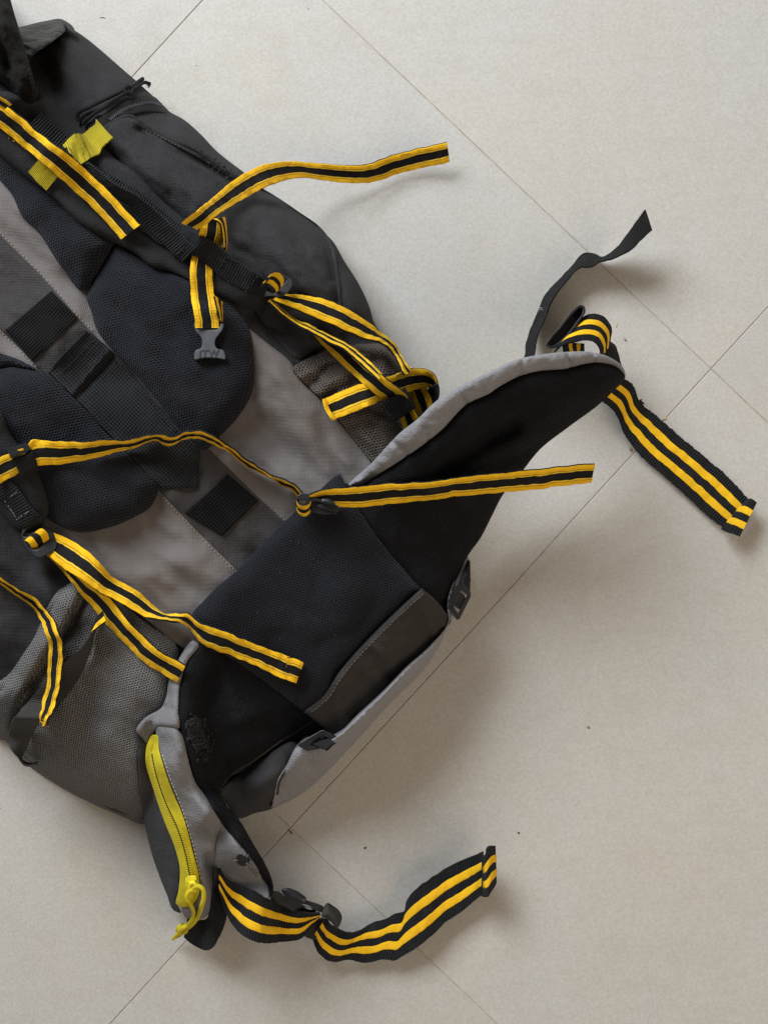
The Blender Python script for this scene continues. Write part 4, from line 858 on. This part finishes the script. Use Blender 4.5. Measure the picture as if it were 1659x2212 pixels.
# lime elastic keepers
ribbon("elastic_keeper", [(138, 308), (160, 294), (176, 287), (194, 274), (208, 256)], [(153, 333), (170, 350), (200, 338), (216, 324), (246, 299)], kind=[(0, 1, 0, 0)], mats=[LIME, LIME], parent=st, W=.030, th=.0012, ripple=.0030, rip_len=17, seed=76, z=(None, None, None, None), sgn=-1, clear=.009)
ribbon("elastic_keeper", [(88, 342), (108, 356), (130, 376)], [(62, 371), (78, 390), (100, 412)], kind=[(0, 1, 0, 0)], mats=[LIME, LIME], parent=st, W=.022, th=.0012, ripple=.0008, seed=77, clear=.004)

# load lifter strap lying on the right shoulder strap
ribbon("load_strap", [(-40, 190), (8, 224), (48, 256), (100, 300), (160, 344), (208, 388), (256, 436), (302, 486)], [(-60, 236), (0, 276), (40, 308), (100, 358), (160, 411), (208, 455), (262, 517)], W=.0255, seed=78, clear=.004, th=.0018)
ribbon("load_strap", [(-30, 196), (0, 208), (26, 226)], [(-40, 222), (-8, 224), (10, 236)], W=.0255, seed=79, clear=.010)
fibres(27, 300, 3, 8, 7, root, YELLOW, z=.185)

# long strap flung out to the upper right
ribbon("compression_strap", [(392, 480), (447, 438), (501, 393), (555, 361), (609, 349), (676, 352), (744, 357), (798, 355), (856, 334), (910, 320), (965, 307)], [(428, 497), (483, 456), (537, 424), (591, 397), (654, 384), (708, 391), (766, 396), (811, 393), (856, 377), (910, 364), (971, 350)],
      z=(None, .170, .134, .098, .066, .044, .030, .020, .016, .018, .024), W=.0255, seed=80, ripple=.0009)

# sternum strap, upper half, with its buckle
ribbon("strap_fold", [(462, 472), (474, 478), (480, 500), (484, 530)], [(485, 470), (490, 500), (489, 525), (488, 544)], z=(.19, .186, .18, .178), W=.024, seed=82, parent=ss, stamp=False)
ribbon("strap_fold", [(466, 640), (470, 660), (476, 690)], [(482, 654), (480, 672), (480, 694)], z=(.176, .174, .172), W=.024, seed=83, parent=ss, stamp=False)
g = Geo(); zb = float(ground(4)(np.array([450.]), np.array([735.]))[0]) + .010
plate(g, [(420, 699), (424, 708), (450, 712), (474, 708), (478, 699), (483, 697), (482, 711), (474, 722), (467, 732), (465, 742), (469, 752), (483, 757), (487, 776), (470, 774), (452, 773), (436, 774), (422, 777), (423, 757), (434, 752), (437, 742), (434, 728), (424, 716), (420, 706)], lambda x, y: np.full(len(x), zb), .0075, bev=2.2, step=2.5)
bk = g.link("buckle", PLASTICGREY, ss)
def lettering(txt, x, y, z, size, ang, parent, mat):
    cu = bpy.data.curves.new("lettering", 'FONT'); cu.body = txt; cu.size = size; cu.extrude = 0.00035; cu.align_x = 'CENTER'; cu.align_y = 'CENTER'; cu.space_character = 1.1; cu.shear = 0.12; cu.offset = 0.00012
    ob = bpy.data.objects.new("lettering_curve", cu); C.objects.link(ob); bpy.context.view_layer.update()
    me = bpy.data.meshes.new_from_object(ob); C.objects.unlink(ob); bpy.data.objects.remove(ob)
    me.materials.clear(); me.materials.append(mat); me.name = "lettering"
    o = bpy.data.objects.new("lettering", me); C.objects.link(o); p = P(x, y, z); M = Matrix.Translation(Vector([float(q) for q in p])) @ Matrix.Rotation(ang, 4, 'Z')
    me.transform(M); o.parent = parent; return o
lettering("ITW", 451, 764, zb + .0003, .0082, 0.02, bk, plastic("letter_plastic", (0.020, 0.022, 0.026), .45))

# right ladder lock at the end of the shoulder strap, and the straps that run from it
SH = ground(6); zat = lambda x, y, h=0.: float(SH(np.array([float(x)]), np.array([float(y)]))[0]) + h
g = Geo(); zl = zat(590, 618, .004) + .010
def zt(cx, cy, z, gx, gy): return lambda x, y: z + gx * (x - cx) + gy * (y - cy)
plate(g, [(549, 633), (554, 623), (573, 604), (582, 595), (592, 592), (612, 595), (631, 605), (633, 611), (627, 624), (615, 638), (606, 641), (581, 641), (561, 643), (551, 639)], zt(590, 618, zl, .00002, .00002), .006,
      holes=[[(555, 628), (561, 620), (575, 606), (585, 599), (594, 598), (612, 600), (619, 603), (610, 616), (600, 629), (593, 633), (579, 629), (564, 626)]], bev=2.2, step=2.5)
ll = g.link("ladder_lock", PLASTIC, st)
ribbon("strap_loop", [(583, 600), (588, 590), (598, 587), (607, 592), (613, 604), (612, 612)], [(564, 618), (568, 612), (578, 611), (588, 617), (596, 629), (596, 634)], z=(zl - .004, zl + .004, zl + .007, zl + .006, zl + .001, zl - .006), W=.021, kind=[(0, .38, 0, .0003), (.38, .66, 1, 0), (.66, 1, 0, .0003)], seed=85, parent=ll, stamp=False, ripple=.0002)
cs = ribbon("shoulder_adjuster", [(582, 645), (631, 684), (699, 718), (762, 752), (798, 783), (826, 808)], [(580, 651), (628, 692), (694, 727), (756, 763), (792, 795), (818, 820)], z=(zl - .008, .150, .135, .118, .104, .100), W=.022, seed=86, sgn=-1, ripple=.0006)
ribbon("shoulder_adjuster", [(614, 634), (654, 637), (690, 643), (735, 661), (771, 681), (811, 708), (847, 739), (870, 776), (888, 802)], [(590, 648), (654, 673), (699, 692), (744, 712), (789, 731), (830, 744), (848, 756), (864, 792), (876, 810)], z=(zl - .006, zl - .010, .148, .140, .130, .116, .100, .088, .080), W=.025, seed=87, sgn=-1, ripple=.001)

# chest strap from the left shoulder strap to the middle buckle
ch = ribbon("sternum_strap", [(60, 958), (76, 952), (120, 954), (200, 954), (280, 948), (340, 940), (368, 944), (400, 935), (432, 933), (460, 942), (500, 966), (532, 994), (580, 1022), (624, 1042), (652, 1066)],
       [(66, 1010), (92, 1006), (160, 1000), (220, 986), (280, 969), (340, 951), (362, 960), (400, 949), (434, 950), (470, 964), (504, 985), (536, 1005), (584, 1034), (628, 1058), (646, 1074)], z=(None, None, None, None, None, None, None, None, .160, .150, .146, .146), W=.0245, seed=93, ripple=.0012, sgn=1, clear=.004, gblur=16)
ribbon("strap_fold", [(62, 962), (74, 950), (86, 950)], [(64, 975), (78, 966), (92, 968)], W=.008, kind=[(0, 1, 0, 0)], seed=94, parent=ch, clear=.003, stamp=False)
ribbon("sternum_strap", [(-24, 1000), (0, 988), (24, 978), (50, 968)], [(-8, 1050), (14, 1036), (42, 1022), (66, 1010)], W=.0245, seed=95, clear=.003)
g = Geo(); zm = zat(690, 1085, .018)
plate(g, [(640, 1080, 1), (643, 1070, 1), (650, 1066), (667, 1067, 1), (671, 1071, 1), (669, 1085, 1), (656, 1081)], zm + .006, .006, bev=1.6, step=2.5)
plate(g, [(638, 1082), (642, 1076), (646, 1086), (645, 1098), (640, 1094)], zm, .005, bev=1.0, step=2.5)
plate(g, [(668, 1074, 1), (680, 1075), (695, 1079, 1), (696, 1085, 1), (680, 1083), (668, 1082, 1)], zm + .004, .004, bev=1.0, step=2.5)
plate(g, [(693, 1086, 1), (695, 1077, 1), (712, 1078), (722, 1084, 1), (726, 1091, 1), (714, 1091), (700, 1088)], zm + .008, .004, bev=1.6, step=2.5, dome=.001)
plate(g, [(682, 1091, 1), (700, 1089), (732, 1092, 1), (729, 1107, 1), (712, 1103), (690, 1098, 1)], zm + .002, .006, bev=1.2, step=2.5)
mb = g.link("buckle", PLASTIC, ch)
g = Geo(); plate(g, [(669, 1078, 1), (700, 1084), (730, 1096, 1), (727, 1111, 1), (700, 1112), (674, 1107, 1)], zm - .002, .007, bev=1.4, step=2.5); g.link("buckle_body", PLASTIC, ch)
ribbon("strap_loop", [(642, 1080), (645, 1088), (656, 1092), (668, 1088), (671, 1080)], [(642, 1098), (645, 1108), (657, 1115), (669, 1108), (672, 1098)], z=(zm - .006, zm + .002, zm + .005, zm + .002, zm - .006), W=.020, kind=[(0, .36, 0, .0003), (.36, .68, 1, 0), (.68, 1, 0, .0003)], seed=98, parent=mb, stamp=False, ripple=.0002)
ribbon("sternum_strap", [(668, 1072), (698, 1059), (754, 1055), (826, 1047), (910, 1043), (978, 1033), (1070, 1024), (1161, 1015), (1284, 1002)], [(676, 1084), (730, 1095), (818, 1091), (898, 1083), (998, 1071), (1080, 1064), (1161, 1057), (1225, 1049), (1276, 1042)],
       z=(zm - .008, zm - .006, .150, .150, .150, .143, .132, .120, .112), W=.0245, seed=99, ripple=.0007)

panel("strap_keeper", [(874, 836, 1), (886, 857), (899, 880, 1), (858, 909, 1), (841, 890), (825, 869, 1), (848, 854)], band_over([(874, 836, 1), (886, 857), (899, 880, 1), (858, 909, 1), (841, 890), (825, 869, 1), (848, 854)], .0005), WEB, puff=.0025, er=12, thick=.0035, step=4, skirt=.012, rot=60, seed=92, noise=[(.0008, 16, 1)])
panel("strap_keeper", [(15, 967, 1), (40, 961), (60, 955, 1), (67, 972, 1), (44, 982), (24, 990, 1)], band_over([(15, 967, 1), (40, 961), (60, 955, 1), (67, 972, 1), (44, 982), (24, 990, 1)], .0005), WEBFINE, puff=.0015, er=8, thick=.003, step=4, skirt=.012, rot=20, seed=96)
panel("strap_keeper", [(27, 991, 1), (50, 983), (73, 973, 1), (86, 1016, 1), (68, 1022), (48, 1032, 1)], band_over([(27, 991, 1), (50, 983), (73, 973, 1), (86, 1016, 1), (68, 1022), (48, 1032, 1)], .0005), WEBFINE, puff=.0025, er=10, thick=.004, step=4, skirt=.012, rot=20, seed=97)
# left ladder lock and its straps
g = Geo(); zl2 = zat(84, 1160, .004) + .012; zf2 = zt(84, 1160, zl2, .00002, .00002)
plate(g, [(47, 1152), (50, 1143), (66, 1130), (84, 1121), (92, 1122), (98, 1136), (110, 1143), (120, 1162), (124, 1178), (119, 1188), (100, 1200), (84, 1205), (72, 1200), (58, 1186), (50, 1172)], zf2, .006,
      holes=[[(51, 1157), (54, 1150), (70, 1137), (84, 1128), (88, 1130), (90, 1137), (74, 1147), (57, 1159)], [(58, 1170), (80, 1154), (96, 1144), (103, 1155), (106, 1163), (101, 1170), (80, 1187), (72, 1187), (62, 1179)]], bev=2.2, step=2.5)
ll2 = g.link("ladder_lock", PLASTIC, lst)
ribbon("strap_loop", [(82, 1146), (90, 1142), (98, 1145), (106, 1156), (108, 1166)], [(52, 1176), (54, 1168), (61, 1171), (70, 1184), (72, 1192)], z=(zl2 - .004, zl2 + .005, zl2 + .007, zl2 + .002, zl2 - .006), W=.0225, kind=[(0, .36, 0, .0003), (.36, .66, 1, 0), (.66, 1, 0, .0003)], seed=100, parent=ll2, stamp=False, ripple=.0002)
ribbon("shoulder_adjuster", [(128, 1188), (176, 1247), (234, 1288), (270, 1333), (315, 1382), (350, 1410), (388, 1432), (400, 1440)], [(102, 1198), (140, 1238), (180, 1288), (225, 1342), (270, 1391), (315, 1432), (369, 1467), (382, 1476)], z=(zl2 - .022, .134, .122, .112, .104, .100, .104, .104), W=.0248, seed=101)
fa = ribbon("shoulder_adjuster", [(116, 1150), (158, 1169), (203, 1202), (248, 1247), (293, 1274), (324, 1301), (351, 1326), (405, 1328), (432, 1346), (495, 1369), (550, 1391), (608, 1412), (655, 1431)], [(102, 1194), (135, 1225), (180, 1254), (216, 1277), (270, 1306), (315, 1331), (360, 1337), (400, 1350), (428, 1382), (495, 1414), (550, 1437), (617, 1468), (640, 1475)],
       z=(zl2 - .012, None, None, None, None, None, None, None, None, None, None, None, None), W=.0248, seed=102, ripple=.0011, clear=.005, sgn=(0, 0, 0, -1, -1, -1, -1, 1, 1, 1, 0, 0, 0))
ribbon("strap_fold", [(622, 1421), (640, 1424), (655, 1431)], [(616, 1466), (628, 1472), (640, 1476)], W=.0235, seed=103, parent=fa, clear=.003, stamp=False)
stitches([[(621, 1420), (617, 1466)]], fa, lift=.0012, dash=3, gap=1.5, mat=cloth("orange_thread", (.45, .16, .02), .002, 'rib', wear=0))

# side straps over the left net pocket
ribbon("side_strap", [(222, 1340), (210, 1362), (194, 1418), (135, 1517), (81, 1571), (56, 1622), (50, 1640), (66, 1646), (84, 1644)], [(202, 1352), (198, 1369), (140, 1432), (81, 1495), (27, 1562), (20, 1598), (43, 1639), (56, 1650), (82, 1651)], z=(None, None, None, None, None, None, .022, .018, .018), W=.025, kind=BLACK, mats=[YELLOW, WEBGREY], seed=104, sgn=-1)
ribbon("strap_edge", [(228, 1340), (214, 1352), (199, 1364)], [(222, 1320), (208, 1336), (196, 1366)], W=.012, kind=[(0, .5, 0, 0), (.5, 1, 1, 0)], seed=105, clear=.003)
ribbon("side_strap", [(-30, 1222), (0, 1245), (45, 1274), (90, 1306), (117, 1342), (135, 1391), (133, 1445), (128, 1495), (113, 1535), (97, 1569)], [(-36, 1238), (0, 1261), (45, 1292), (81, 1324), (95, 1355), (108, 1400), (106, 1445), (99, 1490), (91, 1530), (87, 1558)], W=.0245, seed=106, clear=.003, ripple=.001, sgn=1)
fibres(100, 1564, 5, 14, 9, root, YELLOW, name="frayed_end")

# small slide buckles on the base
def slide(pts, hole, bar, zc, label=None):
    g = Geo(); plate(g, pts, zc, .006, holes=[hole], bev=1.6, step=2.5); o = g.link("slide_buckle", PLASTIC, root)
    g = Geo(); plate(g, bar, (lambda x, y: zc(x, y) - .0022), .003, bev=.8, step=2.5); g.link("buckle_bar", PLASTIC, o); return o
slide([(643, 1611, 1), (648, 1604, 1), (692, 1578, 1), (700, 1576, 1), (727, 1590, 1), (729, 1598, 1), (690, 1618, 1), (664, 1622, 1)], [(668, 1609, 1), (696, 1591, 1), (714, 1596, 1), (684, 1613, 1)], [(672, 1606), (697, 1594), (708, 1599), (680, 1613)], lambda x, y: .104 + 0 * x)
ribbon("base_tape", [(672, 1604), (690, 1612), (705, 1622)], [(704, 1590), (716, 1598), (728, 1606)], W=.018, kind=BLACK, mats=[YELLOW, WEB], seed=107, clear=.002, stamp=False)
slide([(966, 1314, 1), (970, 1302, 1), (990, 1260, 1), (997, 1257, 1), (1016, 1277, 1), (1017, 1288, 1), (993, 1337, 1), (986, 1339, 1)], [(980, 1312, 1), (996, 1276, 1), (1008, 1286, 1), (989, 1324, 1)], [(983, 1310), (996, 1280), (1004, 1288), (992, 1316)], lambda x, y: .092 - 0.00035 * (x - 967))
ribbon("base_tape", [(1000, 1262), (1010, 1240), (1012, 1212)], [(1016, 1284), (1016, 1250), (1014, 1210)], z=(.072, .060, .040), W=.014, kind=BLACK, mats=[YELLOW, WEB], seed=108)

# right end of the hip belt: black tail, slotted buckle and the wide striped strap
ribbon("belt_tail", [(1131, 776), (1140, 725), (1158, 680), (1178, 635), (1205, 604), (1236, 572), (1263, 547), (1286, 549), (1299, 555), (1317, 547), (1344, 518), (1368, 486), (1392, 453)], [(1151, 774), (1160, 725), (1176, 685), (1200, 635), (1223, 604), (1250, 577), (1281, 573), (1295, 565), (1308, 561), (1331, 554), (1362, 536), (1388, 514), (1407, 497)],
       z=(.060, .034, .020, .016, .015, .015, .015, .016, .019, .025, .034, .045, .056), W=.0275, kind=BLACK, mats=[YELLOW, WEBFINE], seed=109, free=True, sgn=(-1, -1, -1, -1, -1, -1, -1, -1, -1, -1, -1, -.4, 0), ripple=.0006)
fibres(1166, 664, 5, 7, 8, root, WHITETHREAD, name="loose_threads", z=.040, r=.00012)
ws = ribbon("waist_strap", [(1347, 818), (1367, 833), (1380, 865), (1421, 901), (1466, 941), (1520, 986), (1578, 1036), (1618, 1080)], [(1300, 868), (1331, 896), (1344, 928), (1373, 973), (1443, 1036), (1506, 1094), (1540, 1124), (1562, 1140)], z=(.040, .022, .012, .009, .008, .007, .007, .009), W=.0355, kind=WIDE, seed=110, free=True, ripple=.0011, fray=.00025, sgn=1)
fibres(1383, 872, 7, 18, 7, ws, CORD, name="frayed_edge", z=.016, r=.0004)
ribbon("strap_fold", [(1612, 1078), (1620, 1076), (1634, 1086)], [(1557, 1142), (1566, 1147), (1597, 1159)], z=(.012, .022, .024), W=.0355, kind=WIDE, seed=111, parent=ws, ripple=.0004, stamp=False)
lp = ribbon("waist_loop", [(1222, 728), (1238, 704), (1254, 688), (1271, 679), (1292, 678), (1307, 685), (1318, 700), (1321, 720), (1317, 744)], [(1196, 760), (1208, 747), (1220, 740), (1236, 737), (1257, 734), (1275, 735), (1289, 742), (1297, 754), (1300, 770)], z=(.074, .082, .086, .087, .086, .082, .076, .068, .058), W=.0355, kind=WIDE, seed=112, free=True, ripple=.0004, stamp=False, sgn=-1)
ribbon("waist_loop", [(1214, 738), (1219, 758), (1222, 790)], [(1262, 742), (1262, 760), (1262, 790)], z=(.050, .046, .046), W=.0355, kind=WIDE, seed=113, free=True, stamp=False)
ribbon("waist_loop", [(1316, 736), (1331, 746), (1336, 764), (1340, 782), (1350, 815)], [(1296, 762), (1304, 784), (1312, 800), (1318, 815), (1326, 840)], z=(.052, .048, .046, .044, .040), W=.0355, kind=BLACK, mats=[YELLOW, WEB], seed=114, free=True, stamp=False, sgn=-1)
g = Geo()
plate(g, [(1178, 746), (1186, 731), (1206, 708), (1244, 664), (1252, 659), (1261, 661), (1264, 668), (1248, 698), (1216, 738), (1198, 752), (1187, 752)], zt(1220, 705, .088, -.00004, .00003), .022, holes=[[(1184, 744), (1190, 734), (1210, 710), (1246, 669), (1252, 664), (1257, 665), (1258, 670), (1242, 698), (1212, 734), (1197, 745), (1189, 747)]], bev=.9, step=2.5)
plate(g, [(1184, 744), (1190, 734), (1210, 710), (1246, 669), (1252, 664), (1257, 665), (1258, 670), (1242, 698), (1212, 734), (1197, 745), (1189, 747)], zt(1220, 705, .070, -.00004, .00003), .003, bev=.3, step=2.5)
sb = g.link("slot_buckle", PLASTIC, lp)

# left end of the hip belt
ribbon("belt_tail", [(398, 2024), (420, 2041), (450, 2053), (476, 2022), (489, 1986), (492, 1950), (488, 1905), (480, 1880)], [(405, 1985), (430, 1990), (446, 1984), (456, 1960), (461, 1935), (463, 1912), (466, 1888), (468, 1872)], z=(.030, .030, .034, .040, .048, .056, .064, .070), W=.0355, kind=BLACK, mats=[YELLOW, WEB], seed=115, ripple=.0006, sgn=-1)
w1 = ribbon("waist_strap", [(474, 1876), (494, 1900), (529, 1915), (581, 1942), (634, 1966), (666, 1973), (692, 1974)], [(474, 1930), (484, 1956), (498, 1991), (524, 2020), (560, 2036), (610, 2035), (650, 2028), (676, 2000), (690, 1985)], z=(.086, .076, .066, .056, .050, .048, .046), W=.0355, kind=WIDE, seed=116, ripple=.0007, sgn=1)
w2 = ribbon("waist_strap", [(703, 1985), (710, 1994), (726, 2005), (750, 2014), (776, 2012), (798, 1998), (834, 1985), (854, 1973), (872, 1969), (878, 1946), (889, 1930), (932, 1897), (971, 1871), (1013, 1852), (1044, 1839)], [(674, 2024), (681, 2047), (698, 2069), (724, 2078), (753, 2073), (792, 2081), (821, 2074), (854, 2074), (880, 2060), (909, 2040), (938, 2017), (964, 1991), (1003, 1965), (1042, 1931)],
       z=(.036, .026, .020, .018, .017, .018, .020, .024, .024, .022, .020, .022, .026), W=.0355, kind=WIDE, seed=117, ripple=.0012, sgn=1, fray=.0001)
ribbon("strap_fold", [(1044, 1852), (1050, 1840), (1060, 1828), (1070, 1827)], [(1044, 1938), (1050, 1939), (1061, 1928), (1072, 1908)], z=(.044, .047, .043, .030), W=.0345, kind=WIDE, seed=118, parent=w2, ripple=.0004, stamp=False, th=.0025)
ribbon("strap_fold", [(1040, 1846), (1045, 1849)], [(1040, 1936), (1045, 1938)], z=(.026, .045), W=.0345, kind=BLACK, seed=120, parent=w2, ripple=.0002, stamp=False)
g = Geo(); zk = .066
plate(g, [(585, 1942), (591, 1925), (598, 1925), (620, 1938), (640, 1949), (662, 1958), (682, 1967), (686, 1977), (650, 1974), (610, 1957)], zt(630, 1950, zk - .008, -.00005, -.0001), .006, bev=1.4, step=2.5, holes=[[(654, 1953), (664, 1955), (677, 1964), (668, 1965)]])
plate(g, [(609, 1921), (613, 1919), (620, 1918), (636, 1922), (652, 1931), (662, 1941), (660, 1950), (650, 1953), (632, 1946), (617, 1936), (610, 1927)], zt(636, 1935, zk + .002, -.00005, 0), .006, bev=2.4, step=2.5, dome=.0016)
plate(g, [(656, 1941), (664, 1945), (680, 1950), (697, 1957), (702, 1961), (698, 1970), (684, 1968), (668, 1957), (656, 1950)], zk - .003, .005, bev=1.2, step=2.5)
bb = g.link("buckle", PLASTIC, w1)
g = Geo()
plate(g, [(697, 1966), (702, 1955), (706, 1951), (722, 1958), (735, 1970), (739, 1980), (737, 1992), (727, 2006), (719, 1996), (708, 1986), (695, 1979)], zt(716, 1975, zk - .004, -.0003, -.0001), .012, bev=2.6, step=2.5, dome=.0012)
plate(g, [(702, 1984), (694, 1982), (672, 2000), (655, 2019), (670, 2028), (678, 2030), (690, 2010), (706, 1994)], .030, .008, bev=1.2, step=2.5)
g.link("buckle_clip", PLASTIC, w1)

LINT = cloth("lint", (0.12, 0.12, 0.125), 0.002, 'rib', contrast=.1, bump=.1, wear=0, crumple=0)
for cx, cy, rr, nn, pr in ((700, 1290, 150, 34, lum), (1000, 1080, 110, 22, rw), (540, 1540, 90, 26, lw), (390, 740, 130, 26, root), (200, 1010, 110, 22, root)):
    fibres(cx, cy, rr, nn // 4, 4, pr, LINT, name="lint", r=.00011)
# ------------------------------------------------------------------ bits lying on the floor
def bit(name, label, cat, x, y, L, w, ang, mat, bend=.1):
    g = Geo(); n = 9; t = np.linspace(-1, 1, n); c, s = math.cos(ang), math.sin(ang)
    px = x + (t * L) * c - (bend * L * t * t) * s; py = y + (t * L) * s + (bend * L * t * t) * c
    o0 = P(x, y, 0); p = P(px, py, w / S * .55) - o0
    tube(g, p, w / S * np.sqrt(np.maximum(1 - t * t, .06)) * (1 + .15 * RNG.normal(size=n)), 7, flat=.5)
    o = g.link(name, mat); o.location = tuple(map(float, o0)); o['label'] = label; o['category'] = cat; return o
bit("seed", "small pale husk lying on the tile just right of the striped strap loop", "seed", 1330, 701, 5.5, 2.2, 1.45, SEED)
bit("crumb", "tiny reddish brown crumb just below the pale husk beside the strap loop", "crumb", 1350, 734, 3, 2.2, .5, CRUMB)
bit("flake", "beige flake touching the upper edge of the wide striped strap near the grout line", "flake", 1434, 904, 5.5, 2.4, -.2, SEED, .3)
bit("flake", "brown flake on the tile left of the wide striped strap, right of the belt wing", "flake", 1362, 971, 4, 3.0, 1.4, CRUMB, .3)
bit("crumb", "dark oval crumb on the tile above the striped strap at the bottom", "crumb", 789, 1832, 3, 1.8, -.9, SPECK)
bit("crumb", "small brown crumb alone on the big tile right of the hip belt roll", "crumb", 1271, 1571, 3, 2.4, .4, CRUMB)
bit("crumb", "dark crumb on the tile left of the folded strap end at the bottom", "crumb", 1120, 1799, 2.6, 1.8, .4, SPECK)
bit("dirt", "brown dirt caught where the tile joints meet below the pack", "dirt", 629, 1797, 7, 2.6, .9, CRUMB)
bit("thread", "short dark thread on the tile beside the top of the pack", "thread", 223, 38, 7, .7, .12, SPECK, .25)
